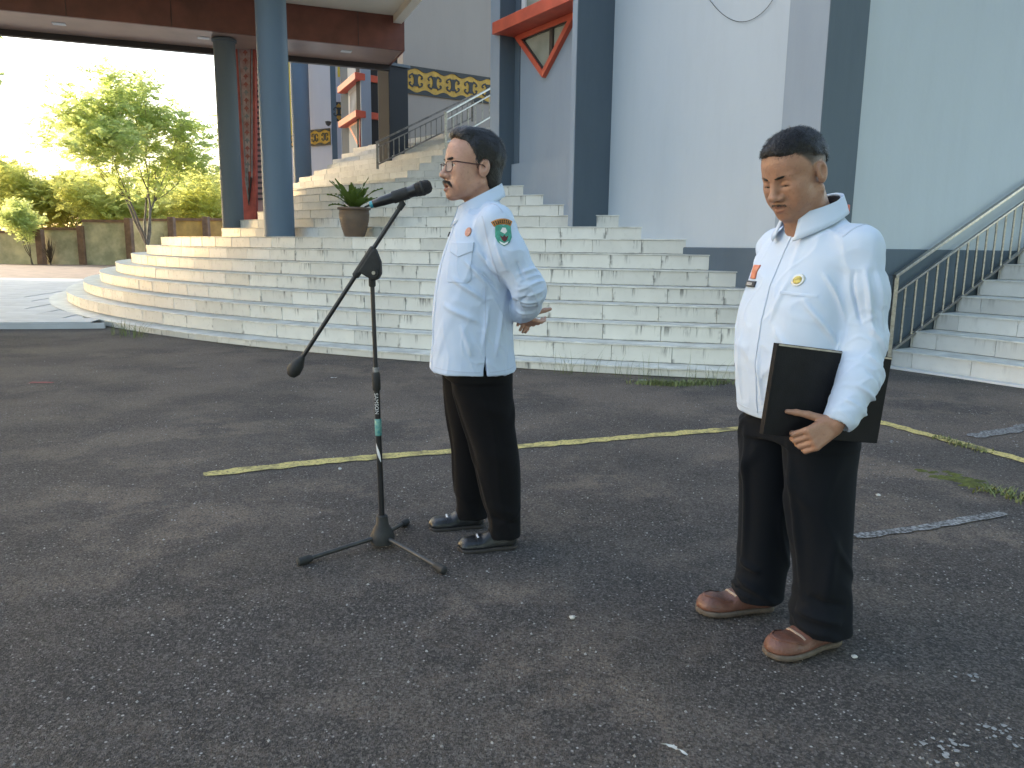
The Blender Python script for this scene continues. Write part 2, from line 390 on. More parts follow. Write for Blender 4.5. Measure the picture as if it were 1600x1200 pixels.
# ================================================================== curved stairs
CX, CY = 5.25, 23.5
RISE, RISE2 = .1775, .160
def Rk(k): return 16.61 - .31 * (k - 1) - (.25 if k >= 9 else 0)
def zk(k):
    if k <= 0: return 0.0
    return .085 + RISE * (k - 1) if k <= 8 else .085 + RISE * 7 + RISE2 * (k - 8)
def polar(R, a): return (CX + R * cos(a), CY + R * sin(a))
def ang_px(px, R):           # azimuth on the circle seen at picture column px
    d = FW + RT * (px - 800) / FPX + UP * (600 - 380) / FPX; d = d[:2] / np.hypot(d[0], d[1])
    c = np.array([CX, CY]); b = d @ c; q = b * b - (c @ c - R * R); p = d * (b - sqrt(max(q, 0)))
    return atan2(p[1] - CY, p[0] - CX)
def sector(R0, R1, a0, a1, z0, z1, n):
    vs = []
    for i in range(n + 1):
        a = a0 + (a1 - a0) * i / n
        for R in (R0, R1):
            x, y = polar(R, a); vs += [(x, y, z0), (x, y, z1)]
    fs = []
    for i in range(n):
        b = i * 4; c = b + 4
        fs += [(b, c, c + 1, b + 1), (b + 2, b + 3, c + 3, c + 2), (b + 1, c + 1, c + 3, b + 3), (b, b + 2, c + 2, c)]
    e = n * 4
    fs += [(0, 1, 3, 2), (e, e + 2, e + 3, e + 1)]
    return vs, fs
stairs = empty('curved_staircase', (CX, CY - 16, 0))
tag(stairs, 'broad curved flight of white tiled steps sweeping up to the porch', 'stairs')
def parent_keep(o, p):
    o.parent = p; o.matrix_parent_inverse = Matrix.Translation(-Vector(p.location)) if p.type == 'EMPTY' else Matrix.Identity(4)
bpy.context.view_layer.update()
TILE_W = .60
tile_meshes = {}
def tile_mesh(w, h, m):
    key = (round(w, 3), round(h, 3), m.name)
    if key not in tile_meshes:
        mb = MB(); mb.box((0, 0, 0), (w, .012, h)); me = mb.mesh('tile'); me.materials.append(m)
        bm = bmesh.new(); bm.from_mesh(me); bmesh.ops.bevel(bm, geom=bm.edges[:], offset=.0015, segments=1, affect='EDGES'); bm.to_mesh(me); bm.free()
        tile_meshes[key] = me
    return tile_meshes[key]
def put_tile(x, y, z, rz, w, h, m, parent):
    o = bpy.data.objects.new('tile', tile_mesh(w, h, m)); COL.objects.link(o)
    o.location = (x, y, z); o.rotation_euler = (random.gauss(0, .006), random.gauss(0, .0025), rz + random.gauss(0, .006))
    o.parent = parent; return o
for k in range(1, 15):
    R = Rk(k); zb, zt = zk(k - 1), zk(k)
    aR = ang_px({1: 1262, 2: 1256, 3: 1250, 4: 1244, 5: 1236, 6: 1215, 7: 1190, 8: 1160, 9: 1075, 10: 1040, 11: 990, 12: 960, 13: 930, 14: 905}[k], R)
    if k <= 8: aL = radians(-196)
    else: aL = ang_px({9: 348, 10: 371, 11: 405, 12: 415, 13: 425, 14: 432}[k], R)
    inner = Rk(k + 1) - .12 if k < 14 else R - 1.2
    if k == 8: inner = R - 4.5
    n = int(abs(aR - aL) * R / .3)
    mb = MB(); v, f = sector(R - .014, inner, aR, aL, max(zb - .25, -.05), zt - .014, n); mb.add(v, f)
    step = mb.build('step', MT['grout']); step.parent = stairs; step.matrix_parent_inverse = Matrix.Translation(-stairs.location)
    # tread slab with a small nosing
    mb = MB(); v, f = sector(R + .014, inner, aR, aL, zt - .014, zt, n); mb.add(v, f)
    tr = mb.build('tread', MT['tread'], step)
    # riser tiles, one object each
    h = zt - zb - .022; da = (TILE_W + .004) / R; a = aR - random.uniform(.2, 1) * da
    zc = (zb + zt) / 2 - .006
    while a - da > aL:
        x, y = polar(R - .004, a)
        # out of the picture's reach behind the left turn: plain core only
        if a > radians(-163): put_tile(x, y, zc, a + pi / 2, TILE_W, h, MT['tile'] if a > radians(-128) else MT['tile_clean'], step)
        a -= da
    # remainder piece that closes the left end
    if k > 8:
        w = (a + da / 2 - aL) * R - .004
        if w > .05:
            am = aL + (w / 2 + .002) / R; x, y = polar(R - .004, am); put_tile(x, y, zc, am + pi / 2, w, h, MT['tile_clean'], step)
# porch floor behind the first flights
mb = MB(); v, f = sector(Rk(14) - .9, 4.0, radians(-92), radians(-215), 1.0, zk(14) - .02, 40); mb.add(v, f)
# upper flight: straight steps with a corner, rising to the entrance
up = empty('porch_staircase', (-2, 15.5, zk(14)))
tag(up, 'upper white tiled flight with a square corner behind the man at the microphone', 'stairs')
uL = Vector((cos(radians(133)), sin(radians(133)), 0)); uR = Vector((cos(radians(-22)), sin(radians(-22)), 0))
inn = Vector((.35, .94, 0)).normalized()
cor0 = Vector((-2.42, 14.55, 0))
for j in range(0, 9):
    k = 14 + j; zt = zk(14) + RISE2 * j; zb = zt - RISE2
    c = cor0 + Vector((.205, .215, 0)) * j
    far = c + uL * (4.4 - j * .05); rgt = c + uR * 3.6
    top = [(c.x, c.y), (rgt.x, rgt.y), (rgt.x + inn.x * 3, rgt.y + 3), (far.x + 3.4, far.y + .8), (far.x, far.y)]
    mb = MB(); mb.prism(top, zb - .12, zt - .013)
    st = mb.build('step', MT['grout']); st.parent = up; st.matrix_parent_inverse = Matrix.Translation(-up.location)
    ctr = Vector((sum(p[0] for p in top) / 5, sum(p[1] for p in top) / 5, 0))
    top2 = [tuple((Vector((p[0], p[1], 0)) + (Vector((p[0], p[1], 0)) - ctr).normalized() * .016)[:2]) for p in top]
    MB().prism(top2, zt - .013, zt).build('tread', MT['tread'], st)
    for d, L, off in ((uR, 3.4, -1), (uL, 4.2, 1)):
        n = Vector((-d.y, d.x, 0)) * off
        q = 0.0; first = random.uniform(.25, .6)
        while q < L:
            w = first if q == 0 else .60
            p = c + d * (q + w / 2) + n * (.004)
            put_tile(p.x, p.y, (zt + zb) / 2 - .004, atan2(d.y, d.x), w - .004, RISE2 - .018, MT['tile_clean'], st); q += w
# ------------------------------------------------------------------ building axes: E1 into the wall, E2 along it away from the camera
E1 = Vector((cos(radians(32)), sin(radians(32)), 0)); E2 = Vector((cos(radians(122)), sin(radians(122)), 0))
RW = Matrix(((E1.x, E2.x, 0), (E1.y, E2.y, 0), (0, 0, 1)))
def W(s, t, z=0): p = E1 * s + E2 * t; return Vector((p.x, p.y, z))
def wbox(mb, s0, s1, t0, t1, z0, z1): return mb.box(W((s0 + s1) / 2, (t0 + t1) / 2, (z0 + z1) / 2), (s1 - s0, t1 - t0, z1 - z0), RW)
def onS(x, y, s):
    d = Vector(FW + RT * (x - 800) / FPX + UP * (600 - y) / FPX); k = s / (d.x * E1.x + d.y * E1.y); p = d * k; p.z += HCAM
    return p.x * E2.x + p.y * E2.y, p.z
bld = empty('office_building', W(6.8, 6.5))
tag(bld, 'pale blue public office building with slate blue piers beside the stairs', 'building')
def part(name, mb, m, parent=None, **kw):
    o = mb.build(name, m, **kw)
    if parent is None: o.parent = bld; o.matrix_parent_inverse = Matrix.Translation(-bld.location)
    else: o.parent = parent
    return o
ZT = 9.0
T_D = 8.39        # near return of the window bay
part('wall', wbox(MB(), 6.74, 7.2, 5.0, T_D, 1.235, ZT), MT['wall_pale'])
part('plinth', wbox(MB(), 6.72, 7.2, 5.0, 6.93, -.05, 1.235), MT['blue'], bevel=.01)
part('wall', wbox(MB(), 6.745, 7.2, 6.93, T_D, .3, 1.235), MT['wall_pale'])
part('pier', wbox(MB(), 6.30, 6.872, 4.78, 5.22, -.05, ZT), MT['wall_grey'])
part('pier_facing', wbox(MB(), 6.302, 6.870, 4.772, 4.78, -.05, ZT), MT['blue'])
# return wall to the right with its dado
part('wall', wbox(MB(), 6.84, 16.0, 4.86, 5.4, 1.24, ZT), MT['wall_pale'])
part('plinth', wbox(MB(), 6.842, 16.0, 4.842, 5.4, -.05, 1.24), MT['blue'], bevel=.008)
part('plinth_base', wbox(MB(), 6.844, 16.0, 4.828, 5.4, -.05, .62), MT['blue'], bevel=.006)
# window bay
part('pier', wbox(MB(), 6.15, 7.2, T_D, T_D + .10, .8, ZT), MT['wall_grey'])
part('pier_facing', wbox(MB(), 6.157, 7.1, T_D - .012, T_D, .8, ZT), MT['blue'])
part('bay_wall', wbox(MB(), 6.50, 7.2, T_D + .08, 10.9, 1.0, ZT), MT['wall_grey'])
part('bay_plinth', wbox(MB(), 6.44, 6.6, T_D + .1, 10.40, 1.0, 2.46), MT['wall_grey'])
part('pier', wbox(MB(), 6.22, 7.2, 10.42, 10.68, 1.6, ZT), MT['wall_grey'])
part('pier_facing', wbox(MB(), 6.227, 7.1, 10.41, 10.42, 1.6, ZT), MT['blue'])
part('bay_edge_band', wbox(MB(), 6.485, 6.5, 10.27, 10.408, 2.47, ZT), MT['blue'])
# red sunshade ledge and triangular window under it
def WP(x, y, s=6.5): t, z = onS(x, y, s); return t, z
tl, zl = WP(786, 62); tr_, zr = WP(897, 20); tb, zb_ = WP(855, 118)
zled, tb, zb_ = 4.30, 9.59, 3.59
part('sunshade', wbox(MB(), 6.12, 6.52, T_D + .11, 10.47, zled - .0, zled + .17), MT['red'], bevel=.008)
win = part('window', MB().box(W(6.62, 9.7, zled - .6), (.02, .1, .02), RW), MT['darkedge'])
def tri_frame(parent, ta, tb2, tc, z0, z1, s, w, m, name, depth=.06):
    # downward triangle: corners (ta,z1) (tc,z1) (tb2,z0); outline bars of width w
    P = [Vector((ta, z1)), Vector((tb2, z0)), Vector((tc, z1))]; c = (P[0] + P[1] + P[2]) / 3
    I = []
    for i in range(3):
        a, b, d = P[i - 1], P[i], P[(i + 1) % 3]
        u, v = (a - b).normalized(), (d - b).normalized(); bis = (u + v).normalized(); sn = abs(u.x * bis.y - u.y * bis.x)
        I.append(b + bis * (w / sn))
    mb = MB()
    for i in range(3):
        j = (i + 1) % 3; q = [P[i], P[j], I[j], I[i]]
        vs = [W(s - depth, a.x, a.y) for a in q] + [W(s + .02, a.x, a.y) for a in q]
        mb.add(vs, [(0, 1, 2, 3), (7, 6, 5, 4)] + [(a, (a + 1) % 4, 4 + (a + 1) % 4, 4 + a) for a in range(4)])
    part(name, mb, m, parent)
    return I
tN, tF = 8.80, 10.36
I = tri_frame(win, tN, tb, tF, zb_, zled - .005, 6.5, .075, MT['red'], 'frame', .07)
I2 = tri_frame(win, I[0].x, I[1].x, I[2].x, I[1].y, I[0].y, 6.47, .018, MT['darkedge'], 'inner_frame', .02)
MT['glass'] = mat('window_glass', (.10, .11, .09), rough=.03, spec=.9)
g = NT(MT['glass']); o_ = g.n('ShaderNodeTexCoord').outputs['Object']
g.l(g.ramp(g.noise(o_, 1.6, 2), [(.35, (.14, .15, .12)), (.65, (.40, .41, .34))]), g.b.inputs['Base Color'])
vs = [W(6.478, a.x, a.y) for a in I]; vs += [W(6.484, a.x, a.y) for a in I]
part('pane', MB().add(vs, [(0, 1, 2), (5, 4, 3), (0, 3, 4, 1), (1, 4, 5, 2), (2, 5, 3, 0)]), MT['glass'], win)
part('mullion', wbox(MB(), 6.45, 6.476, I[1].x - .22, I[1].x - .14, I[1].y + .17, zled - .07), MT['darkedge'], win)
w2 = part('window', wbox(MB(), 6.485, 6.499, T_D + .3, 10.2, zled + .30, zled + 1.6), MT['glass'])
part('frame', wbox(MB(), 6.46, 6.484, 10.1, 10.2, zled + .28, zled + 1.6), MT['white'], w2)
part('frame', wbox(MB(), 6.46, 6.484, T_D + .3, 10.09, zled + .24, zled + .31), MT['white'], w2)
# loose black cable sagging across the wall
pts = []
for i in range(25):
    u = i / 24; px = 1105 + 118 * u; py = -14 + 2.0 * (1 - (2 * (u - .45)) ** 2) * 24 + (-6 if u > .8 else 0) * (u - .8) * 5
    t, z = onS(px, py, 6.72); pts.append(W(6.725, t, z))
t, z = onS(1240, -40, 6.72); pts.append(W(6.725, t, z))
part('cable', MB().tube(pts, .0032, 6), MT['black'])
part('red_box', MB().box(at(1313, 327, 7.55), (.16, .10, .09), RW), MT['red'], bevel=.008)

# right hand steps along the return wall
rs = empty('entrance_steps', W(8.0, 4.2, 0)); tag(rs, 'short flight of white tiled side steps beside the steel railing', 'stairs')
for k in range(1, 9):
    z0, z1 = .18 * (k - 1), .18 * k
    s0 = 7.75 + .42 * (k - 1)
    mb = wbox(MB(), s0 + .012, s0 + 4.5, .5, 4.80, z0 - .08, z1 - .013)
    st = mb.build('step', MT['grout']); st.parent = rs; st.matrix_parent_inverse = Matrix.Translation(-rs.location)
    wbox(MB(), s0 - .014, s0 + .6, .5, 4.802, z1 - .013, z1).build('tread', MT['tread'], st)
    t = 4.80; first = random.uniform(.2, .6)
    wbox(MB(), s0 - .01, s0 + .42, 4.803, 4.812, z0, z1 - .014).build('end_tile', MT['tile_clean'], st)
    w = first
    while t - w > 1.2:
        p = W(s0 + .006, t - w / 2); put_tile(p.x, p.y, (z0 + z1) / 2 - .004, radians(122), w - .004, z1 - z0 - .018, MT['tile_clean'], st); t -= w; w = .60
tag(wbox(MB(), 7.62, 7.735, .5, 4.82, 0, .018).build('kerb_edge', MT['white']), kind='structure')
# ------------------------------------------------------------------ railings
def railing(label, a, b, h, n, m, post=(.03, .03), start_drop=0):
    """sloping railing from base point a to base point b; rails, posts and balusters as parts"""
    a, b = Vector(a), Vector(b); d = b - a; L = d.length; u = d.normalized(); flat = Vector((u.x, u.y, 0)).normalized()
    r = empty('stair_railing', a); tag(r, label, 'railing')
    def P(q, dz): return d * q + Vector((0, 0, dz))
    def bar(name, p0, p1, w, hgt):
        p0, p1 = Vector(p0), Vector(p1); x = (p1 - p0).normalized(); side = Vector((0, 0, 1)).cross(flat)
        zz = x.cross(side).normalized(); R = Matrix((x, side, zz)).transposed()
        MB().box((p0 + p1) / 2, ((p1 - p0).length, w, hgt), R).build(name, m, r, bevel=.003)
    bar('handrail', P(-.012, h), P(1.0, h), .045, .035)
    bar('rail', P(0, h * .80), P(1, h * .80), .03, .025)
    bar('rail', P(0, h * .16), P(1, h * .16), .035, .03)
    for q in (0, 1):
        MB().box(P(q, h / 2 + (.0 if q == 0 else 0)), (.045, .045, h), None).build('post', m, r, bevel=.003)
    for i in range(1, n):
        q = i / n; p0 = P(q, h * .17); p1 = P(q, h * .80)
        MB().box((p0 + p1) / 2, (.018, .018, (p1 - p0).length), None).build('baluster', m, r)
    return r
pa = W(7.72, 4.78, 0); pb = W(7.72 + .42 * 6.3, 4.78, .18 * 6.3)
railing('grey steel railing climbing the side steps at the right edge', (pa.x, pa.y, .0), (pb.x, pb.y, pb.z - .0), .97, 14, MT['steel'])
p0 = at(590, 264, 15.7); p1 = at(738, 190, 16.6)
railing('dark steel railing climbing from the porch pier to the upper landing', p0, p1, (at(587, 222, 15.7).z - p0.z), 18, MT['steel_dark'])
p0 = at(697, 232, 14.9); p1 = at(775, 186, 15.9)
railing('bright steel railing just above the speaking man\'s head', p0, p1, (at(697, 176, 14.9).z - p0.z), 7, MT['steel'])

# ------------------------------------------------------------------ columns
def column(c, r, z0, z1, m, label, collar=False):
    e = empty('portico_column', (c[0], c[1], z0)); tag(e, label, 'column', 'porch columns')
    MB().lathe([(r * 1.02, 0), (r, .05), (r * .985, (z1 - z0))], 48).build('shaft', m, e, smooth=True)
    if collar: MB().lathe([(r * 1.03, z1 - z0 - .05), (r * 1.12, z1 - z0 - .04), (r * 1.12, z1 - z0 - .001), (r * 1.0, z1 - z0)], 48).build('collar', m, e, smooth=True)
    return e
a2 = ang_px(441, Rk(8) - .24); c2 = polar(Rk(8) - .20, a2)
column(c2, .232, zk(8), 5.52, MT['col_blue'], 'tall slate blue round column nearest the potted fern', False)
a1 = ang_px(367, Rk(9) - .25); c1 = polar(Rk(9) - .24, a1)
ZS = 4.86
column(c1, .195, zk(9) - .02, ZS, MT['col_dark'], 'grey round column under the brown canopy beam, left of the blue one', True)
c3 = at(474, 297, 19.4)
column((c3.x, c3.y), .215, 2.3, 6.4, MT['col_blue'], 'slender slate blue column far behind the porch', False)

# ------------------------------------------------------------------ canopy
can = empty('entrance_canopy', (-5, 14.5, ZS)); tag(can, 'brown clad entrance canopy beam with cream ceiling above', 'canopy')
def cpart(name, mb, m, parent=None, **kw):
    o = mb.build(name, m, **kw)
    if parent is None: o.parent = can; o.matrix_parent_inverse = Matrix.Translation(-can.location)
    else: o.parent = parent
    return o
A = onz(0, 15, ZS); B = onz(632, 79, ZS); A = A + (A - B) * 1.2
A2 = onz(0, 45, ZS); B2 = onz(604, 98, ZS); A2 = A2 + (A2 - B2) * 1.2
B2 = B + (B2 - onz(0, 45, ZS)).normalized().cross(Vector((0, 0, -1))).normalized() * 1.3 if False else B2
ZF = ZS + .60
u = (B - A).normalized(); nrm = Vector((-u.y, u.x, 0))
def vslab(p, q, th, z0, z1):      # vertical board from p to q, thickness th toward +normal
    d = (q - p).normalized(); n = Vector((-d.y, d.x, 0)) * th
    return MB().prism([p.xy[:], q.xy[:], (q + n).xy[:], (p + n).xy[:]], z0, z1)
cpart('fascia', vslab(A, B, .06, ZS, ZF), MT['brown'])
# joints of the cladding sheets: separate cover strips
L = (B - A).length
Bb = B + nrm * 1.34; Ab = A + nrm * 1.40
sof = cpart('soffit', MB().prism([(A + nrm * .062).xy[:], (B + nrm * .062).xy[:], Bb.xy[:], Ab.xy[:]], ZS + .012, ZS + .05), MT['soffit'])
cpart('edge_beam', vslab(Ab + nrm * .002, Bb + nrm * .002, .12, ZS - .09, ZS + .3), MT['darkedge'])
cpart('end_trim', vslab(B + u * .003, Bb + u * .003, .02, ZS - .01, ZF), MT['brown'])
cpart('beam_core', MB().prism([(A + nrm * .08).xy[:], (B + nrm * .08).xy[:], Bb.xy[:], Ab.xy[:]], ZS + .06, ZF), MT['brown'])
for (px, py) in ((92, 37), (318, 59), (541, 80)):
    p = onz(px, py, ZS + .012); R = Matrix((u, nrm, Vector((0, 0, 1)))).transposed()
    q = cpart('downlight', MB().box((p.x, p.y, ZS + .008), (.20, .16, .012), R), MT['white'])
# cream ceiling of the higher roof, in front of the beam
Rr = onz(640, 2, ZF)
ce = [(A + nrm * 1.2).xy[:], (B + nrm * .0 - u * .06).xy[:], (B - nrm * 3.6 - u * .06).xy[:], (A - nrm * 3.6).xy[:]]
cpart('ceiling', MB().prism(ce, ZF + .005, ZF + .06), MT['cream'])
cpart('roof', MB().prism([(A + nrm * 1.3).xy[:], (B + nrm * 1.3 + u * .03).xy[:], (B - nrm * 3.7 + u * .03).xy[:], (A - nrm * 3.7).xy[:]], ZF + .065, ZF + .4), MT['brown'])
e0 = B - u * .05 - nrm * .01; e1_ = B - u * .02 - nrm * 3.6
cpart('ceiling_trim', vslab(e1_, e0, .16, ZF - .13, ZF + .03), MT['cream'])
for i in range(5):
    p = A.lerp(B, .5 + .11 * i)
    cpart('cladding_joint', MB().box((p - nrm * .003 + Vector((0, 0, .30))), (.008, .008, .58), Matrix((u, nrm, Vector((0, 0, 1)))).transposed()), MT['darkedge'])
# square pier carrying the right end of the beam
pc = at(616, 280, 17.2)
sp_ = empty('square_pier', (pc.x, pc.y, 2.2)); tag(sp_, 'square grey pier carrying the right end of the brown beam', 'column')
RP = Matrix.Rotation(radians(-52), 3, 'Z')
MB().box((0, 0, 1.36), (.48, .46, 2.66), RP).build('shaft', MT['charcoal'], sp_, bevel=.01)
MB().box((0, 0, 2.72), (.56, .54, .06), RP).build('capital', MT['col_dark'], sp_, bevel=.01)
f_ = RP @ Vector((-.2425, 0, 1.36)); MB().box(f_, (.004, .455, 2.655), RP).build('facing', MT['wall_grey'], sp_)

# ------------------------------------------------------------------ entrance wall with the gold frieze
ent = empty('entrance_wall', (-1.5, 20, 2.4)); tag(ent, 'taupe entrance wall with a black and gold carved frieze', 'wall')
def epart(name, mb, m, parent=None, par0=None, **kw):
    o = mb.build(name, m, **kw); q = par0 or ent
    if parent is None: o.parent = q; o.matrix_parent_inverse = Matrix.Translation(-q.location)
    else: o.parent = parent
    return o
wl = at(600, 120, 18.0); wdir = Vector((cos(radians(33)), sin(radians(33)), 0)); wn_ = Vector((wdir.y, -wdir.x, 0))
def EW(px, py):                      # point of the entrance wall seen at a picture position
    d = Vector(FW + RT * (px - 800) / FPX + UP * (600 - py) / FPX); o = Vector((0, 0, HCAM))
    k = (wl - o).dot(wn_) / d.dot(wn_); return o + d * k
w0 = EW(630, 120); w1 = EW(860, 120)
epart('wall', vslab(w0, w1, .3, 1.5, 11), MT['taupe'])
fz0 = EW(634, 146).z; fz1 = EW(634, 102).z; f0 = EW(634, 120); f1 = EW(800, 120); FL = (f1 - f0).length; FH = fz1 - fz0
def thick(pts, w):                   # flat band of width w round a polyline, in the plane (u, z)
    out = []
    for i, p in enumerate(pts):
        a = Vector(pts[max(i - 1, 0)]); b = Vector(pts[min(i + 1, len(pts) - 1)]); t = (b - a).normalized(); n = Vector((-t.y, t.x))
        ww = w * (1 if i < len(pts) - 1 else .5)
        out.append((Vector(p) + n * ww / 2, Vector(p) - n * ww / 2))
    return out
def panel_mesh(mb, poly, base, ud, nd, off, th):
    vs = [base + ud * p[0] + Vector((0, 0, p[1])) + nd * off for p in poly]; vs2 = [v - nd * th for v in vs]; n = len(poly)
    mb.add(vs + vs2, [tuple(range(n)), tuple(range(n, 2 * n))[::-1]] + [(i, (i + 1) % n, n + (i + 1) % n, n + i) for i in range(n)])
def frieze(base, ud, nd, L, H, par0, nm):
    fr = epart('frieze', vslab_nd(base, ud, nd, L, H, .02), MT['gold'], par0=par0)
    W_ = L / nm
    for top in (0, 1):                   # scalloped black edge strips
        mb = MB(); n = nm * 10
        for i in range(n):
            x0, x1 = L * i / n, L * (i + 1) / n
            e0_ = H * (.13 + .06 * cos(2 * pi * x0 / W_)); e1q = H * (.13 + .06 * cos(2 * pi * x1 / W_))
            q = [(x0, 0), (x1, 0), (x1, e1q), (x0, e0_)]
            if top: q = [(x, H - z) for x, z in q]
            panel_mesh(mb, q, base, ud, nd, .036, .014)
        epart('scalloped_edge', mb, MT['black'], fr)
    for i in range(nm):
        cx = W_ * (i + .5); mb = MB(); s = H
        body = [(-.16, .30), (-.09, .40), (-.085, .5), (-.09, .60), (-.16, .72), (.16, .72), (.09, .60), (.085, .5), (.09, .40), (.16, .30)]
        panel_mesh(mb, [(cx + x * s * .95, z * s) for x, z in body], base, ud, nd, .034, .012)
        for sx in (-1, 1):
            for sz in (-1, 1):
                arc = [(.12, .23), (.20, .20), (.27, .15), (.29, .09), (.25, .06), (.21, .08)]
                th = thick([(cx + sx * x * s * .95, (.5 + sz * (z * .93 + .02)) * s) for x, z in arc], .055 * s)
                for (a, b), (c, d) in zip(th[:-1], th[1:]): panel_mesh(mb, [a, c, d, b], base, ud, nd, .035, .013)
        epart('motif', mb, MT['black'], fr)
    return fr
def vslab_nd(base, ud, nd, L, H, th):
    mb = MB(); panel_mesh(mb, [(0, 0), (L, 0), (L, H), (0, H)], base, ud, nd, th, th); return mb
frieze(Vector((f0.x, f0.y, fz0)), wdir, wn_, FL, FH, ent, 6)

# ------------------------------------------------------------------ far wing
wing = empty('annex_wing', (-5.5, 23, 2.3)); tag(wing, 'far wing of the building with red ledges and lavender wall', 'building')
def fpart(name, mb, m, parent=None, **kw): return epart(name, mb, m, parent, par0=wing, **kw)
def quad_wall(name, pa_, pb_, z0, z1, m, th=.2, parent=None):
    return fpart(name, vslab(pa_, pb_, th, z0, z1), m, parent)
YW = 22.5
quad_wall('wall', at(440, 200, 24.2), at(521, 200, 23.0), 1.8, 10, MT['lavender'])
fa = at(478, 228, 23.35); fbz = at(520, 206, 23.0)
ud = (at(521, 200, 23.0) - at(440, 200, 24.2)); ud.z = 0; ud.normalize(); nd = Vector((ud.y, -ud.x, 0))
base = at(486, 229, 23.52) + nd * .01
frieze(Vector((base.x, base.y, base.z)), ud, nd, (at(517, 200, 23.06) - at(486, 200, 23.52)).length, .46, wing, 2)
base2 = at(453, 231, 24.0) + nd * .01
frieze(Vector((base2.x, base2.y, base2.z)), ud, nd, .40, .5, wing, 1)
quad_wall('yellow_panel', at(449, 150, 23.2), at(463, 150, 23.2), at(450, 210, 23.2).z, 9, MT['yellow'])
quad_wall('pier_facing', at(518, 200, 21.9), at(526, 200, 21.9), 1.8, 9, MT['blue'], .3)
quad_wall('pier', at(526.5, 200, 21.7), at(533, 200, 21.7), 1.8, 9, MT['lavender'], .3)
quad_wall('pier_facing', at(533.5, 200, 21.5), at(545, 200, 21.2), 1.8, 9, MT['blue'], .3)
frp = at(527, 195, 21.68); frieze(Vector((at(526.5, 190, 21.66).x, 21.66, at(527, 190, 21.66).z)), Vector((1, 0, 0)), Vector((0, -1, 0)), .13, .50, wing, 1)
quad_wall('yellow_panel', at(527, 100, 21.6), at(533, 100, 21.6), at(527, 120, 21.6).z, 9, MT['yellow'], .02)
cA, cB, cC = at(545, 200, 21.0), at(565, 200, 19.6), at(640, 200, 20.6)
quad_wall('wall', cA, cB, 1.8, 9, MT['wall_grey'], .25)
quad_wall('wall', cB + Vector((.02, .02, 0)), cC, 1.8, 9, MT['charcoal'], .25)
def wing_pt(px, py):
    q = (px - 545) / 20.0; p = cA.lerp(cB, q); return at(px, py, p.y)
for y0, y1 in ((113, 124), (172, 183)):
    z1_ = at(564, y0, 19.5).z; z0_ = at(564, y1, 19.5).z
    n1 = Vector((-.45, -.7, 0)) * .28
    poly = [(cA + n1 + (cA - cB) * .35).xy[:], (cB + n1 * .8).xy[:], (cC + n1 * .4).xy[:], (cC + Vector((0, .3, 0))).xy[:], (cB + Vector((.1, .4, 0))).xy[:], (cA + Vector((.1, .4, 0))).xy[:]]
    fpart('red_ledge', MB().prism(poly, z0_, z1_), MT['red'], bevel=.01)
n_ = (cB - cA); n_.z = 0; n_.normalize(); nn = Vector((n_.y, -n_.x, 0))
def wing_quad(name, pts, off, m, parent=None):
    vs = [wing_pt(x, y) + nn * off for x, y in pts]; vs2 = [v - nn * .03 for v in vs]; k = len(pts)
    return fpart(name, MB().add(vs + vs2, [tuple(range(k)), tuple(range(k, 2 * k))[::-1]] + [(i, (i + 1) % k, k + (i + 1) % k, k + i) for i in range(k)]), m, parent)
for (pts, fr) in (([(547, 146), (562, 133), (562, 172), (547, 184)], 'white'), ([(547, 100), (562, 92), (562, 112), (547, 122)], 'white')):
    w_ = wing_quad('window', pts, .02, MT[fr])
    c_ = (sum(p[0] for p in pts) / 4, sum(p[1] for p in pts) / 4)
    wing_quad('pane', [(c_[0] + (x - c_[0]) * .86, c_[1] + (y - c_[1]) * .9) for x, y in pts], .03, mat('pale_pane', (.36, .38, .40), rough=.08, vary=.3, vscale=1.5), w_)
w_ = wing_quad('triangle_window', [(546, 198), (563.5, 186), (563.5, 234)], .025, MT['red'])
wing_quad('pane', [(549.5, 198.5), (563, 190), (563, 226)], .034, mat('pale_pane_b', (.40, .42, .44), rough=.08, vary=.3, vscale=1.5), w_)
fpart('wall_lamp', MB().lathe([(.02, 0), (.07, .04), (.09, .12), (.03, .14)], 12, tuple(at(513, 197, 22.7))), MT['darkedge'], smooth=True)

# ------------------------------------------------------------------ carved red board and barred panel between the columns
rb = empty('carved_board', at(392, 341, 15.6)); tag(rb, 'tall carved red board with a pointed grey pattern behind the columns', 'panel')
def red_pt(px, py, dy=0): return at(px, py, 15.6 + dy)
def rpart(name, pts, dy, th, m, parent=None):
    vs = [red_pt(x, y, dy) for x, y in pts]; vs2 = [v + Vector((0, th, 0)) for v in vs]; k = len(pts)
    mb = MB().add(vs + vs2, [tuple(range(k)), tuple(range(k, 2 * k))[::-1]] + [(i, (i + 1) % k, k + (i + 1) % k, k + i) for i in range(k)])
    o = mb.build(name, m)
    if parent is None: o.parent = rb; o.matrix_parent_inverse = Matrix.Translation(-Vector(rb.location))
    else: o.parent = parent
rpart('board', [(366, 60), (398, 60), (400, 345), (381, 345)], 0, .12, MT['redpanel'])
rpart('inlay', [(372.5, 60), (390.5, 60), (391, 268), (384, 268)], -.012, .012, mat('pale_pink_inlay', (.56, .42, .39), rough=.6, col2=(.44, .24, .21), vscale=7))
gm = mat('carving_grey', (.30, .28, .27), rough=.6, vary=.3, vscale=10); pk = mat('carving_pink', (.42, .13, .10), rough=.6, vary=.3, vscale=14)
for i, (a, b) in enumerate((((370, 60), (383, 278)), ((392, 60), (392.5, 278)))):
    rpart('rib', [(a[0], a[1]), (a[0] + 2, a[1]), (b[0] + 1.6, b[1]), (b[0], b[1])], -.03, .03, gm)
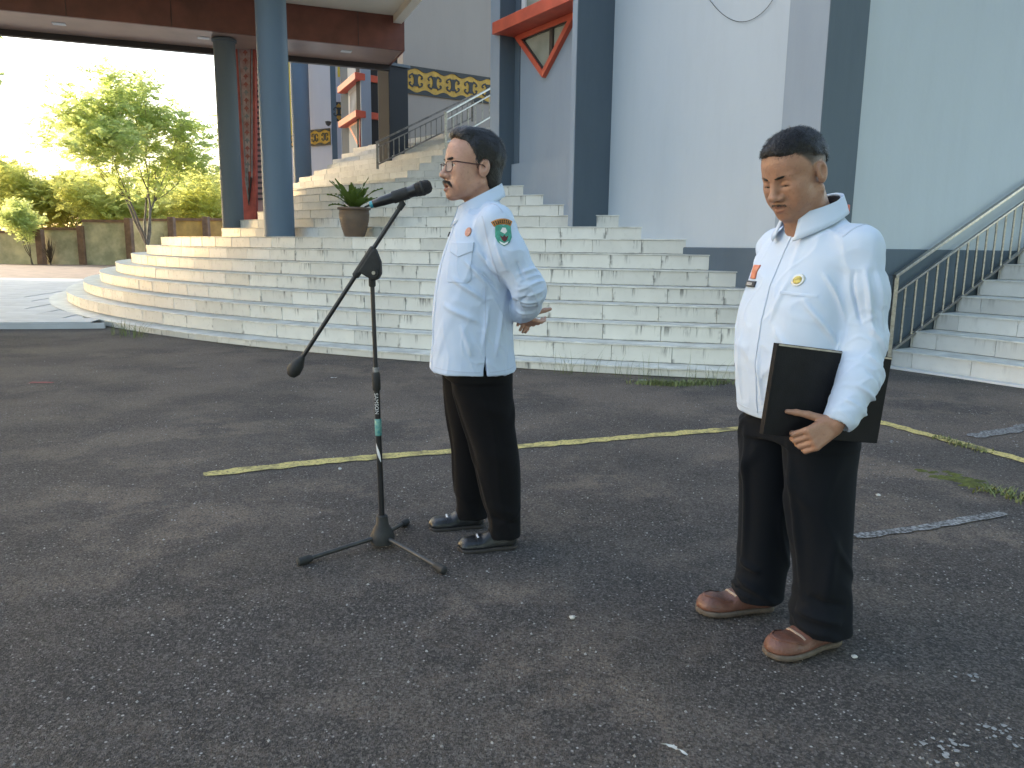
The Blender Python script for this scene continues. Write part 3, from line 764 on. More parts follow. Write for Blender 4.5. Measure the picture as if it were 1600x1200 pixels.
rpart('rib', [(382, 278), (384.5, 276), (389.5, 318), (388.5, 321)], -.03, .03, gm); rpart('rib', [(393.5, 278), (391.5, 276), (387.5, 316), (388.5, 321)], -.034, .03, MT['black'])
for i in range(16):
    y = 70 + i * 12.5; x0 = 374 + (y - 60) * .045; x1 = 391
    cx = (x0 + x1) / 2; rpart('carving', [(cx - 4, y), (cx, y - 5), (cx + 4, y), (cx + 1.2, y + 1), (cx, y + 5), (cx - 1.2, y + 1)], -.022, .02, pk if i % 3 else gm)
rpart('carving', [(383.5, 262), (387, 262), (388.5, 292), (387, 296)], -.022, .02, gm)
bp_ = empty('barred_panel', at(404, 338, 15.9)); tag(bp_, 'narrow lavender panel with dark horizontal bars beside the carved red board', 'panel')
def bpart(name, x0, x1, x2, x3, y0, y1, dy, th, m):
    pts = [(x0, y0), (x1, y0), (x3, y1), (x2, y1)]
    vs = [at(x, y, 15.9 + dy) for x, y in pts]; vs2 = [v + Vector((0, th, 0)) for v in vs]
    o = MB().add(vs + vs2, [(0, 1, 2, 3), (7, 6, 5, 4), (0, 1, 5, 4), (1, 2, 6, 5), (2, 3, 7, 6), (3, 0, 4, 7)]).build(name, m)
    o.parent = bp_; o.matrix_parent_inverse = Matrix.Translation(-Vector(bp_.location))
bpart('board', 391.5, 418, 400, 424, 60, 345, 0, .1, MT['lavender'])
for i in range(30):
    y = 64 + i * 8.45; x = 396 + (y - 60) * .022
    bpart('bar', x, x + 16, x + .1, x + 16, y, y + 3.6, -.03, .03, MT['blue'])

# ------------------------------------------------------------------ terrace, paving, boundary wall
ter = tag(MB().prism([(-30, 9.9), tuple(onz(142, 512).xy), tuple(onz(100, 480).xy), (-8.6, 17.5), (-8.0, 24.0), (-30, 24.0)], -.02, .075).build('terrace', MT['terrace']), kind='structure')
p0_ = onz(142, 512); edge_d = (onz(0, 513) - p0_); edge_d.z = 0; edge_d.normalize(); ev = Vector((-edge_d.y, edge_d.x, 0)); ev = ev if ev.y > 0 else -ev
R3 = Matrix((edge_d, ev, Vector((0, 0, 1)))).transposed()
mb = MB(); mb.box((0, 0, 0), (.594, .594, .012)); tme = mb.mesh('paving_tile'); tme.materials.append(MT['terrace'])
cnt = 0
for j in range(0, 23):
    for i in range(-10, 26):
        c = p0_ + edge_d * (i * .6 + .3) + ev * (j * .6 + .3)
        if (c - Vector((CX, CY, 0))).xy.length < 16.75 or c.y > 24: continue
        q = Vector((c.x, c.y, .08)) - Vector((0, 0, HCAM)); u_ = 800 + FPX * q.dot(Vector(RT)) / q.dot(Vector(FW))
        if u_ < -60 or u_ > 420: continue
        if cnt >= 290: continue
        o = bpy.data.objects.new('paving_tile', tme); COL.objects.link(o); o.parent = ter; o.location = (c.x, c.y, .078 + random.uniform(-.001, .001)); o.rotation_euler.z = atan2(edge_d.y, edge_d.x); cnt += 1
# front edge strip of the terrace
MB().box(p0_ + edge_d * 6 - ev * .03 + Vector((0, 0, .02)), (12.4, .05, .10), R3).build('terrace_edge', MT['terrace'], ter)
pv = MB().add([(-60, 24.0, .006), (-2, 24.0, .006), (-2, 46, .006), (-60, 46, .006)], [(0, 1, 2, 3)]).build('driveway', MT['paver']); tag(pv, kind='structure')
kb = MB().prism([(-60, 38.9), (-8, 42), (-8, 42.3), (-60, 39.2)], -.01, .14).build('kerb', MT['taupe']); tag(kb, kind='structure')
bw = empty('boundary_wall', (-22, 41.5, 0)); tag(bw, 'weathered stepped boundary wall with brown posts in front of the trees', 'wall')
MT['wallstain'] = mat('stained_render', (.66, .60, .42), rough=.9, col2=(.36, .34, .23), vscale=1.3, bump=.3, bscale=8)
MT['wallsunlit'] = mat('sunlit_render', (.62, .40, .14), rough=.9, col2=(.38, .25, .10), vscale=1.5, bump=.3, bscale=8)  # sunlight on the right-hand panels, put into an orange render colour
MT['post'] = mat('brown_post_paint', (.22, .13, .09), rough=.8, vary=.3, vscale=3)
seg = [(-40, 62, 364, 40.5), (62, 127, 359, 41.0), (128, 201, 347, 41.0), (203, 268, 345, 42.5), (268, 322, 344.5, 43.5), (322, 395, 344.5, 44.5)]
for i, (x0, x1, yt, D) in enumerate(seg):
    a, b = at(x0, yt, D), at(x1, yt, D); zt_ = a.z; a.z = b.z = 0
    o = vslab(a, b, .15, -.1, zt_).build('panel', MT['wallsunlit'] if i > 3 else MT['wallstain']); o.parent = bw; o.matrix_parent_inverse = Matrix.Translation(-bw.location)
    o = vslab(a - Vector((0, .06, 0)), b - Vector((0, .06, 0)), .27, zt_, zt_ + .14).build('coping', MT['post']); o.parent = bw; o.matrix_parent_inverse = Matrix.Translation(-bw.location)
    o = MB().box((b.x, b.y - .02, zt_ / 2 + .05), (.32, .36, zt_ + .35)).build('post', MT['post'], bevel=.02); o.parent = bw; o.matrix_parent_inverse = Matrix.Translation(-bw.location)

# ------------------------------------------------------------------ trees
def leaf_mat(name, c, tcol, tw=.55):
    m = bpy.data.materials.new(name); m.use_nodes = True; nt = m.node_tree; b = nt.nodes['Principled BSDF']; out = nt.nodes['Material Output']
    b.inputs['Roughness'].default_value = .5; b.inputs['Specular IOR Level'].default_value = .3
    g = NT(m); o = g.n('ShaderNodeTexCoord').outputs['Object']; n = g.noise(o, .9, 3); geo = g.n('ShaderNodeNewGeometry')
    f = g.math('ADD', g.math('MULTIPLY', n, .6), g.math('MULTIPLY', geo.outputs['Random Per Island'], .4))
    g.l(g.ramp(f, [(.3, tuple(q * .6 for q in c)), (.7, tuple(q * 1.3 for q in c))]), b.inputs['Base Color'])
    tr = g.n('ShaderNodeBsdfTranslucent'); g.l(g.ramp(f, [(.3, tuple(q * .7 for q in tcol)), (.7, tcol)]), tr.inputs['Color'])
    mx = g.n('ShaderNodeMixShader', Fac=tw); g.l(b.outputs[0], mx.inputs[1]); g.l(tr.outputs[0], mx.inputs[2]); g.l(mx.outputs[0], out.inputs['Surface'])
    return m
MT['leafA'] = leaf_mat('feathery_leaf', (.24, .30, .10), (.80, .88, .32), .62)
MT['leafB'] = leaf_mat('yellow_green_leaf', (.25, .27, .07), (.90, .88, .24), .64)
MT['bark'] = mat('grey_bark', (.15, .12, .09), rough=.9, vary=.4, vscale=6, bump=.4, bscale=20)
def tree_meshes(seed, H, spread, nfr, leaflet, first=.28, fork=3):
    r = random.Random(seed); tb_ = MB(); tips = []
    def grow(p, d, L, rad, lev):
        n = 4; pts = [p]; rr = [rad]
        for i in range(n):
            d = (d + Vector((r.gauss(0, .13), r.gauss(0, .13), .06 if lev else .03))).normalized(); p = p + d * L / n; pts.append(p); rr.append(rad * (1 - .45 * (i + 1) / n))
            if lev >= 2: tips.append((p.copy(), d.copy(), lev))
        tb_.tube(pts, rr, 6 if lev < 2 else 4, cap=False)
        if lev >= 4 or L < .25: tips.append((p, d, 5)); return
        k = fork if lev < 2 else r.choice((2, 3))
        for i in range(k):
            a = 2 * pi * (i + r.random() * .6) / k; tilt = r.uniform(.35, .85) * spread
            ax = d.orthogonal().normalized(); ax.rotate(Matrix.Rotation(a, 3, d)); nd_ = (d * cos(tilt) + ax * sin(tilt)).normalized()
            grow(p, nd_, (H * .25 if lev == 0 else L) * r.uniform(.62, .88), rr[-1] * .8, lev + 1)
    grow(Vector((0, 0, -.1)), Vector((r.uniform(-.08, .08), r.uniform(-.08, .08), 1)).normalized(), H * first, H * .013, 0)
    V = []; F = []
    top = max(t[0].z for t in tips)
    for q in range(nfr):
        p, d, lev = tips[r.randrange(len(tips))]
        p = p + Vector((r.gauss(0, .22), r.gauss(0, .22), r.gauss(0, .2)))
        a = r.uniform(0, 2 * pi); out = (Vector((cos(a), sin(a), r.uniform(-.5, .9))) + d * .4).normalized()
        L = r.uniform(.45, .95) * leaflet * 5; nl = 7; roll = r.gauss(0, .7)
        for i in range(nl):
            s = (i + 1) / nl; c = p + out * L * s + Vector((0, 0, -.28 * L * s * s))
            side = out.cross(Vector((0, 0, 1)));
            if side.length < .1: continue
            side.normalize(); side.rotate(Matrix.Rotation(roll, 3, out))
            for sg in (1, -1):
                w = leaflet * (1.1 - .5 * abs(s - .45)); tip = c + side * sg * w + out * w * .3 + Vector((0, 0, -w * .35 + r.gauss(0, w * .15)))
                m_ = (c + tip) / 2; ww = out * w * .22
                b = len(V); V.extend([c, m_ + ww, tip, m_ - ww]); F.append((b, b + 1, b + 2, b + 3))
    me = bpy.data.meshes.new('crown'); me.from_pydata([tuple(v) for v in V], [], F)
    return tb_.mesh('trunk'), me
def tree(name, tm, lm_, loc, rz, sc, lmat, label):
    e = empty(name, loc, rz); e.scale = (sc, sc, sc); tag(e, label, 'tree', 'trees around the yard')
    o = bpy.data.objects.new('trunk', tm); COL.objects.link(o); o.parent = e
    if not tm.materials: tm.materials.append(MT['bark'])
    o = bpy.data.objects.new('crown', lm_); COL.objects.link(o); o.parent = e
    if not lm_.materials: lm_.materials.append(lmat)
    return e
TA = tree_meshes(3, 12.5, .72, 4600, .14, .09, 5)
TB = tree_meshes(11, 8.2, .9, 2300, .14, .10, 5)
TC = tree_meshes(23, 7.2, .95, 2000, .135, .10, 5)
TD = tree_meshes(31, 14.0, .9, 9000, .36, .25, 4)
def tz(px, D): p = at(px, 380, D); return (p.x, p.y, 0)
tree('feathery_tree', *TA, tz(232, 36), .4, 1.0, MT['leafA'], 'tall feathery tree standing clear above the boundary wall')
tree('young_tree', *TA, tz(48, 39.5), 1.2, .36, MT['leafA'], 'thin young tree in front of the left end of the boundary wall')
L_ = ['yellow green tree at the left edge of the picture', 'low bushy tree behind the wall, second from the left edge', 'low bushy tree behind the wall, just left of the feathery tree',
      'low bushy tree behind the feathery trunk', 'low bushy tree behind the sunlit orange wall panels beside the grey column', 'rounded tree peeping over at the far left', 'pale far tree right of the feathery tree', 'small tree low behind the middle of the wall']
spots = [(-15, 49, 1.2, TB), (62, 49, 1.05, TC), (118, 48, .98, TB), (185, 49, .98, TC), (318, 50, .95, TB), (20, 54, 1.45, TC), (290, 56, 1.5, TC), (140, 52, 1.3, TC)]
for (px, D, sc, T), lab in zip(spots, L_):
    tree('bushy_tree', *T, tz(px, D), random.uniform(0, 6), sc, MT['leafB'], lab)
# grove outside the picture on the left: it is what keeps the yard in morning shade
for i, (az, D, sc) in enumerate([(-54, 38, 1.15), (-50, 40, 1.3), (-49, 47, 1.5), (-53, 30, 1.15), (-56, 25, 1.1), (-60, 24, 1.1), (-64, 24, 1.15), (-69, 23, 1.1), (-74, 23, 1.1), (-54, 33, 1.5), (-59, 33, 1.55), (-64, 32, 1.55), (-69, 32, 1.5), (-74, 33, 1.5), (-80, 25, 1.2)]):
    tree('unseen_tree', *TD, (D * sin(radians(az)), D * cos(radians(az)) , 0), i * 1.3, sc, MT['leafA'], 'tall shade tree of the grove left of the yard')
for i, (az, D, sc) in enumerate([(-46, 31, 1.15), (-49, 29, 1.2), (-52, 31, 1.25), (-55, 29, 1.2), (-58, 30, 1.25), (-62, 29, 1.25), (-50, 35, 1.4), (-54, 36, 1.4), (-66, 29, 1.25)]):
    tree('bushy_tree', *TB, (D * sin(radians(az)), D * cos(radians(az)), 0), i * 1.7, sc, MT['leafB'], 'bushy undergrowth tree of the grove left of the yard')
for i, (x_, y_, sc) in enumerate([(16, -9, 1.3), (11, -15, 1.4), (21, -3, 1.4), (4, -18, 1.3), (24, -14, 1.6)]):  # unseen trees added behind the viewpoint to dim sky light on the return wall
    tree('unseen_tree', *TD, (x_, y_, 0), i * 2.1, sc, MT['leafA'], 'unseen tree added on the right, behind the viewpoint, to cut sky light')
# low plants in front of the wall
def spiky(px, py, D, h, label, m):
    p = at(px, py, D); p.z = 0; mb = MB(); r = random.Random(px)
    for i in range(46):
        a = r.uniform(0, 2 * pi); tl_ = r.uniform(.1, .9); d = Vector((cos(a) * tl_, sin(a) * tl_, 1)).normalized() * h * r.uniform(.6, 1); s = Vector((-sin(a), cos(a), 0)) * .03
        b = Vector((0, 0, .05 + r.uniform(0, h * .4))); mb.add([b - s, b + s, b + d * .6 + s * .6, b + d * .6 - s * .6, b + d], [(0, 1, 2, 3), (3, 2, 4)])
    e = empty('spiky_shrub', p); tag(e, label, 'shrub', 'low shrubs along the boundary wall')
    mb.build('foliage', m, e); MB().tube([(0, 0, -.02), (0, 0, h * .5)], .04, 6).build('stem', MT['bark'], e)
sm = mat('dry_brown_foliage', (.085, .06, .035), rough=.8, vary=.4, vscale=6)
spiky(78, 400, 39.8, 1.15, 'dry brown spiky shrub at the foot of the stained wall', sm)
spiky(265, 362, 41.5, 1.5, 'dry brown shrub before the sunlit orange wall panels right of the tree trunk', sm)
tag(blades('verge_plants', [(-14.5, 39.5, 0), (-19.0, 39.0, 0)], .4, 500, .45, .9, .03), 'low yellow-green verge plants along the kerb', 'plants')

# ------------------------------------------------------------------ potted fern
ap = ang_px(553, Rk(8) - .25); pp = polar(Rk(8) - .27, ap)
pot = empty('potted_fern', (pp[0], pp[1], zk(8))); tag(pot, 'bird\'s nest fern in a ribbed brown ceramic pot on the steps', 'potted plant')
prof = [(.135, 0), (.150, .02), (.185, .12), (.212, .24), (.222, .33), (.214, .385), (.222, .395)]
prof2 = []
for i in range(60):
    q = i / 59 * (len(prof) - 1); a = int(min(q, len(prof) - 2)); f = q - a
    prof2.append((prof[a][0] * (1 - f) + prof[a + 1][0] * f + .0022 * sin(i * 2.1), prof[a][1] * (1 - f) + prof[a + 1][1] * f))
pm_ = mat('brown_glazed_ceramic', (.17, .105, .065), rough=.42, col2=(.12, .085, .06), vscale=5, bump=.1, bscale=60)
body = MB().lathe(prof2, 48).build('pot', pm_, pot, smooth=True)
MB().lathe([(.205, .392), (.238, .392), (.245, .408), (.238, .425), (.215, .425), (.205, .41)], 48).build('rim', pm_, body, smooth=True)
MB().lathe([(.0, .395), (.212, .398), (.0, .405)], 24).build('soil', mat('potting_soil', (.05, .035, .022), rough=1, bump=.8, bscale=60), pot)
fm = leaf_mat('fern_leaf', (.075, .12, .025), (.22, .30, .04), .3); r = random.Random(5)
for i in range(22):
    a = 2 * pi * i / 22 * 2.62 + r.uniform(-.2, .2); el = r.uniform(.35, 1.25) if i > 6 else r.uniform(1.0, 1.4); Lf = r.uniform(.34, .52); wd = r.uniform(.045, .068); n = 12
    d = Vector((cos(a), sin(a), 0)); sd = Vector((-sin(a), cos(a), 0)); p = Vector((cos(a) * .03, sin(a) * .03, .40)); vs = []
    ph = r.uniform(0, 6)
    for j in range(n + 1):
        s = j / n; e_ = el - s * s * (.9 if el < 1 else .45); w = wd * (sin(pi * min(1, s * .93 + .1)) ** .7) * (1 + .22 * sin(j * 2.4 + ph)); wav = .016 * sin(j * 2.1 + ph)
        vs += [p + sd * w + Vector((0, 0, .014 + wav)), p, p - sd * w + Vector((0, 0, .014 - wav))]
        p = p + (d * cos(e_) + Vector((0, 0, sin(e_)))) * Lf / n
    fs = []
    for j in range(n):
        b = j * 3; fs += [(b, b + 1, b + 4, b + 3), (b + 1, b + 2, b + 5, b + 4)]
    MB().add(vs, fs).build('leaf', fm, pot, smooth=True)

# ------------------------------------------------------------------ microphone stand
MT['stand'] = mat('black_stand_metal', (.016, .016, .018), rough=.35, vary=.3, vscale=20)
MT['rubber'] = mat('black_rubber', (.022, .022, .022), rough=.7, vary=.3, vscale=30)
MT['legmetal'] = mat('dull_grey_leg_metal', (.06, .06, .06), rough=.38, metal=.5, vary=.3, vscale=20)
bx, by = -.522, 2.985
ms = empty('microphone_stand', (bx, by, 0)); tag(ms, 'black boom microphone stand on a tripod base', 'microphone stand')
def L3(p): return Vector(p) - Vector((bx, by, 0))
def sp(name, mb, m, parent=None, smooth=True):
    o = mb.build(name, m, parent or ms, smooth=smooth); return o
P_b = Vector((0, 0, .10)); P_t = L3(at(581, 428, 2.985))
hub = sp('hub', MB().lathe([(.030, .018), (.048, .022), (.050, .05), (.040, .075), (.026, .10), (.022, .135), (.016, .14)], 24), MT['rubber'])
for (px, py) in ((470, 884), (692, 897), (634, 822)):
    g_ = onz(px, py); tip = L3((g_.x, g_.y, .018)); root = Vector((0, 0, .048)) + Vector((tip.x, tip.y, 0)).normalized() * .03
    lg = sp('leg', MB().tube([root, tip], .0088, 10), MT['legmetal']); dd = (tip - root).normalized()
    sp('rubber_foot', MB().tube([tip - dd * .045, tip - dd * .035, tip + dd * .008, tip + dd * .014], [.012, .0155, .0165, .010], 12), MT['rubber'], lg)
mid_ = P_b.lerp(P_t, .58)
lower = sp('outer_tube', MB().tube([Vector((0, 0, .09)), mid_], .0118, 16), MT['stand'])
sp('height_clutch', MB().tube([P_b.lerp(P_t, .548), P_b.lerp(P_t, .553), P_b.lerp(P_t, .615), P_b.lerp(P_t, .622)], [.013, .0165, .0165, .012], 14), MT['rubber'])
sp('clutch_sleeve', MB().tube([P_b.lerp(P_t, .622), P_b.lerp(P_t, .64)], .0125, 14), mat('scuffed_grey', (.25, .25, .25), rough=.5, vary=.5, vscale=80))
sp('inner_tube', MB().tube([mid_, P_t], .0085, 16), MT['stand'])
teal = mat('teal_print', (.02, .20, .24), rough=.4, col2=(.22, .42, .34), vscale=50)
sp('teal_band', MB().tube([P_b.lerp(P_t, .368), P_b.lerp(P_t, .372), P_b.lerp(P_t, .432), P_b.lerp(P_t, .436)], [.0122, .0138, .0138, .0122], 16), teal, lower)
# printed swoosh on the lower tube
ax_ = (P_t - P_b).normalized(); vs = []; fs = []
for i in range(9):
    s = i / 8; zc = .262 + .075 * s; a0 = -pi / 2 - .9 + 1.5 * (1 - s); w = .95 * sin(pi * (s * .9 + .05))
    for a in [a0 + w * (q / 4 - .5) for q in range(5)]: vs.append(P_b.lerp(P_t, zc) + Vector((cos(a), sin(a), 0)) * .0124)
for i in range(8): fs += [(5 * i + q, 5 * i + q + 1, 5 * i + q + 6, 5 * i + q + 5) for q in range(4)]
sp('white_swoosh', MB().add(vs, fs), MT['white'], lower, False)
# brand lettering running down the tube
fc = bpy.data.curves.new('lettering', 'FONT'); fc.body = 'SAMSON'; fc.size = .021; fc.extrude = .0004; fc.align_x = 'LEFT'; fc.space_character = 1.05
fo = bpy.data.objects.new('lettering_tmp', fc); COL.objects.link(fo); bpy.context.view_layer.update()
dg = bpy.context.evaluated_depsgraph_get(); me = bpy.data.meshes.new_from_object(fo.evaluated_get(dg)); bpy.data.objects.remove(fo)
for v in me.vertices:
    x, y, z = v.co; q = P_b.lerp(P_t, .540) - ax_ * x; a = -pi / 2 - .05 + (y - .007) / .0124
    v.co = q + Vector((cos(a), sin(a), 0)) * (.0124 + .0004 + z)
me.materials.append(MT['white']); link('lettering', me, None, lower)
# boom clutch and boom
jn = L3(at(577, 412, 2.975)); tail = L3(at(459, 579, 2.985)); head = L3(at(624, 326, 2.985)); bd = (head - tail).normalized()
bm_ = sp('boom', MB().tube([tail, head], .0085, 16), MT['stand'])
sp('counterweight', MB().tube([tail - bd * .028, tail - bd * .022, tail - bd * .0, tail + bd * .03, tail + bd * .055, tail + bd * .066], [.006, .018, .0285, .026, .014, .010], 18), MT['rubber'], bm_)
hb = jn.dot(bd); onb = tail + bd * (jn - tail).dot(bd)
cl = MB(); side = Vector((0, 1, 0)); dn = (P_t - onb).normalized()
poly = [onb - bd * .055, onb + bd * .050, onb + bd * .052 + Vector((.012, 0, .004)), onb + bd * .01 + Vector((.055, 0, -.012)), onb + Vector((.062, 0, -.050)), onb + Vector((.048, 0, -.072)), onb + Vector((.028, 0, -.074)), onb - bd * .045 + Vector((.01, 0, -.012))]
cl.add([p - side * .019 for p in poly] + [p + side * .019 for p in poly], [tuple(range(8)), tuple(range(8, 16))[::-1]] + [(i, (i + 1) % 8, 8 + (i + 1) % 8, 8 + i) for i in range(8)])
clo = cl.build('boom_clutch', MT['rubber'], ms, bevel=.006)
kc = onb + Vector((.036, -.019, -.045)); MB().tube([kc, kc - side * .012], .016, 14).build('knob', MT['rubber'], clo, smooth=True); MB().tube([kc - side * .0121, kc - side * .016], .007, 10).build('bolt', MT['steel'], clo, smooth=True)
sp('boom_grip', MB().tube([onb - bd * .075, onb - bd * .07, onb + bd * .055, onb + bd * .06], [.010, .0145, .0145, .010], 16), MT['rubber'], clo)
sp('post_cap', MB().tube([P_t - ax_ * .05, P_t - ax_ * .045, P_t + ax_ * .01], [.010, .0135, .0135], 14), MT['rubber'])
# clip
mt0 = L3(at(578, 320.5, 2.985)); mt1 = L3(at(674, 289.5, 2.985)); md_ = (mt1 - mt0).normalized(); mc = mt0.lerp(mt1, .50)
cp = sp('clip', MB().tube([mc - md_ * .03, mc + md_ * .03], .0235, 18), MT['rubber'])
sp('clip_stem', MB().tube([head - bd * .002, head + bd * .022, mc + Vector((0, 0, -.018))], [.011, .013, .009], 12), MT['rubber'], cp)
# ------------------------------------------------------------------ microphone
mic = empty('microphone', Vector((bx, by, 0)) + mc); tag(mic, 'black wireless handheld microphone held in the stand clip', 'microphone')
def mp(name, segs, m, parent=None):
    pts = [md_ * ((q - .5) * (mt1 - mt0).length) for q, _ in segs]; return MB().tube(pts, [r_ for _, r_ in segs], 20).build(name, m, parent or mic, smooth=True)
mp('body', [(.05, .0135), (.06, .0155), (.22, .0185), (.48, .0205), (.70, .0215), (.735, .0245), (.75, .0245)], MT['stand'])
mp('teal_tip', [(.0, .010), (.006, .0125), (.055, .0135)], mat('teal_plastic', (.05, .30, .40), rough=.35))
mp('antenna', [(-.09, .0025), (-.02, .0045), (.0, .006)], MT['rubber'])
gr = mat('black_mesh_grille', (.02, .02, .02), rough=.5, metal=.3, bump=1.0, bscale=900)
mp('grille', [(.75, .0235), (.78, .0265), (.85, .0275), (.93, .0265), (.975, .022), (1.0, .012)], gr)
mp('grille_band', [(.835, .0281), (.84, .0287), (.868, .0287), (.873, .0281)], MT['rubber'])
# ================================================================== people: distance-field bodies meshed with surface nets
def surface_nets(F, xs, ys, zs):
    ins = F < 0
    c = np.zeros(tuple(n - 1 for n in F.shape), np.int8)
    for dx in (0, 1):
        for dy in (0, 1):
            for dz in (0, 1):
                c += ins[dx:F.shape[0] - 1 + dx, dy:F.shape[1] - 1 + dy, dz:F.shape[2] - 1 + dz]
    act = np.argwhere((c > 0) & (c < 8)); idx = np.full(c.shape, -1, np.int64); idx[tuple(act.T)] = np.arange(len(act))
    P = np.zeros((len(act), 3)); N = np.zeros(len(act)); i, j, k = act.T
    ax = (xs, ys, zs)
    for e in range(3):
        o = [q for q in range(3) if q != e]
        for a in (0, 1):
            for b in (0, 1):
                d0 = [0, 0, 0]; d0[o[0]] = a; d0[o[1]] = b; d1 = list(d0); d1[e] = 1
                f0 = F[i + d0[0], j + d0[1], k + d0[2]]; f1 = F[i + d1[0], j + d1[1], k + d1[2]]
                m = (f0 < 0) != (f1 < 0); t = np.where(m, f0 / np.where(m, f0 - f1, 1), 0)
                g = [ax[q][(i, j, k)[q] + d0[q]] for q in range(3)]
                g[e] = g[e] + t * (ax[e][(i, j, k)[e] + 1] - ax[e][(i, j, k)[e]])
                P += np.where(m[:, None], np.stack(g, 1), 0); N += m
    P /= np.maximum(N, 1)[:, None]
    quads = []
    for e in range(3):
        o = [(e + 1) % 3, (e + 2) % 3]
        sl0 = [slice(1, -1)] * 3; sl1 = [slice(1, -1)] * 3
        sl0[e] = slice(0, -1); sl1[e] = slice(1, None)
        A_ = ins[tuple(sl0)]; B_ = ins[tuple(sl1)]
        w = np.argwhere(A_ != B_)
        if not len(w): continue
        s = A_[tuple(w.T)]
        base = w.copy(); base[:, o[0]] += 1; base[:, o[1]] += 1
        def cell(a, b):
            q = base.copy(); q[:, o[0]] -= a; q[:, o[1]] -= b; return idx[q[:, 0], q[:, 1], q[:, 2]]
        Q = np.stack([cell(1, 1), cell(0, 1), cell(0, 0), cell(1, 0)], 1)
        Q[~s] = Q[~s][:, ::-1]; quads.append(Q)
    return P, np.concatenate(quads)
def np_mesh(name, P, Q):
    me = bpy.data.meshes.new(name); n, m = len(P), len(Q)
    me.vertices.add(n); me.vertices.foreach_set('co', P.astype(np.float32).ravel())
    me.loops.add(m * 4); me.loops.foreach_set('vertex_index', Q.astype(np.int32).ravel())
    me.polygons.add(m); me.polygons.foreach_set('loop_start', np.arange(0, m * 4, 4, dtype=np.int32))
    me.polygons.foreach_set('use_smooth', np.ones(m, bool)); me.update(calc_edges=True); return me
def normals(P, Q):
    n = np.cross(P[Q[:, 2]] - P[Q[:, 0]], P[Q[:, 3]] - P[Q[:, 1]]); N = np.zeros_like(P)
    for c in range(4): np.add.at(N, Q[:, c], n)
    return N / np.maximum(np.linalg.norm(N, axis=1), 1e-12)[:, None]
def relax(P, Q, it=2, lam=.5):
    for _ in range(it):
        A_ = np.zeros_like(P); C_ = np.zeros(len(P))
        for a in range(4):
            b = (a + 1) % 4; np.add.at(A_, Q[:, a], P[Q[:, b]]); np.add.at(C_, Q[:, a], 1); np.add.at(A_, Q[:, b], P[Q[:, a]]); np.add.at(C_, Q[:, b], 1)
        P = P * (1 - lam) + lam * A_ / np.maximum(C_, 1)[:, None]
    return P
def smin(a, b, k):
    h = np.clip(.5 + .5 * (b - a) / k, 0, 1); return b * (1 - h) + a * h - k * h * (1 - h)
def smax(a, b, k): return -smin(-a, -b, k)
class Field:
    def __init__(s, xs, ys, zs):
        s.a = (np.asarray(xs, np.float32), np.asarray(ys, np.float32), np.asarray(zs, np.float32)); s.F = np.full(tuple(len(q) for q in s.a), 9.0, np.float32)
    def win(s, lo, hi):
        sl = tuple(slice(max(0, np.searchsorted(q, l) - 1), min(len(q), np.searchsorted(q, h) + 1)) for q, l, h in zip(s.a, lo, hi))
        x, y, z = (q[w] for q, w in zip(s.a, sl)); return sl, x[:, None, None], y[None, :, None], z[None, None, :]
    def op(s, fn, lo, hi, k, sub=False):
        sl, x, y, z = s.win(np.asarray(lo) - k - .01, np.asarray(hi) + k + .01)
        if 0 in s.F[sl].shape: return
        d = fn(x, y, z).astype(np.float32)
        s.F[sl] = smax(s.F[sl], -d, k) if sub else smin(s.F[sl], d, k)
    def cone(s, a, b, ra, rb, k=.02, sub=False):
        a, b = np.asarray(a, float), np.asarray(b, float)
        s.op(lambda x, y, z: d_cone(x, y, z, a, b, ra, rb), np.minimum(a - ra, b - rb), np.maximum(a + ra, b + rb), k, sub)
    def chain(s, pts, rad, k=.02):
        for i in range(len(pts) - 1): s.cone(pts[i], pts[i + 1], rad[i], rad[i + 1], k)
    def ell(s, c, r, k=.02, sub=False, R=None):
        c = np.asarray(c, float); m = max(r); s.op(lambda x, y, z: d_ell(x, y, z, c, r, R), c - m, c + m, k, sub)
    def loft(s, rows, k=.02, n=2.4):
        """rows: (z, x_front, x_back, half_width, y_centre) stacked superellipse sections"""
        rows = sorted(rows); Z = np.array([r[0] for r in rows]); V = np.array([r[1:] for r in rows]); zz = np.linspace(Z[0], Z[-1], 160)
        sm = np.stack([smooth_interp(Z, V[:, i], zz) for i in range(4)], 1)
        lo = (V[:, 1].min(), (V[:, 3] - V[:, 2]).min(), Z[0]); hi = (V[:, 0].max(), (V[:, 3] + V[:, 2]).max(), Z[-1])
        def f(x, y, z):
            zc = np.clip(z, Z[0], Z[-1]); q = [np.interp(zc, zz, sm[:, i]) for i in range(4)]
            a = (q[0] - q[1]) / 2; cx = (q[0] + q[1]) / 2; b = q[2]
            r = (np.abs((x - cx) / a) ** n + np.abs((y - q[3]) / b) ** n) ** (1 / n)
            return np.maximum((r - 1) * np.minimum(a, b) * .9, np.abs(z - (Z[0] + Z[-1]) / 2) - (Z[-1] - Z[0]) / 2)
        s.op(f, lo, hi, k)
    def mesh(s, relax_it=1):
        P, Q = surface_nets(s.F, *[q.astype(float) for q in s.a])
        return (relax(P, Q, relax_it), Q) if relax_it else (P, Q)
def smooth_interp(X, Y, x):
    # monotone-ish cubic (Catmull-Rom on uneven knots)
    m = np.gradient(Y, X); i = np.clip(np.searchsorted(X, x) - 1, 0, len(X) - 2); h = X[i + 1] - X[i]; t = (x - X[i]) / h
    return (2 * t**3 - 3 * t**2 + 1) * Y[i] + (t**3 - 2 * t**2 + t) * h * m[i] + (-2 * t**3 + 3 * t**2) * Y[i + 1] + (t**3 - t**2) * h * m[i + 1]
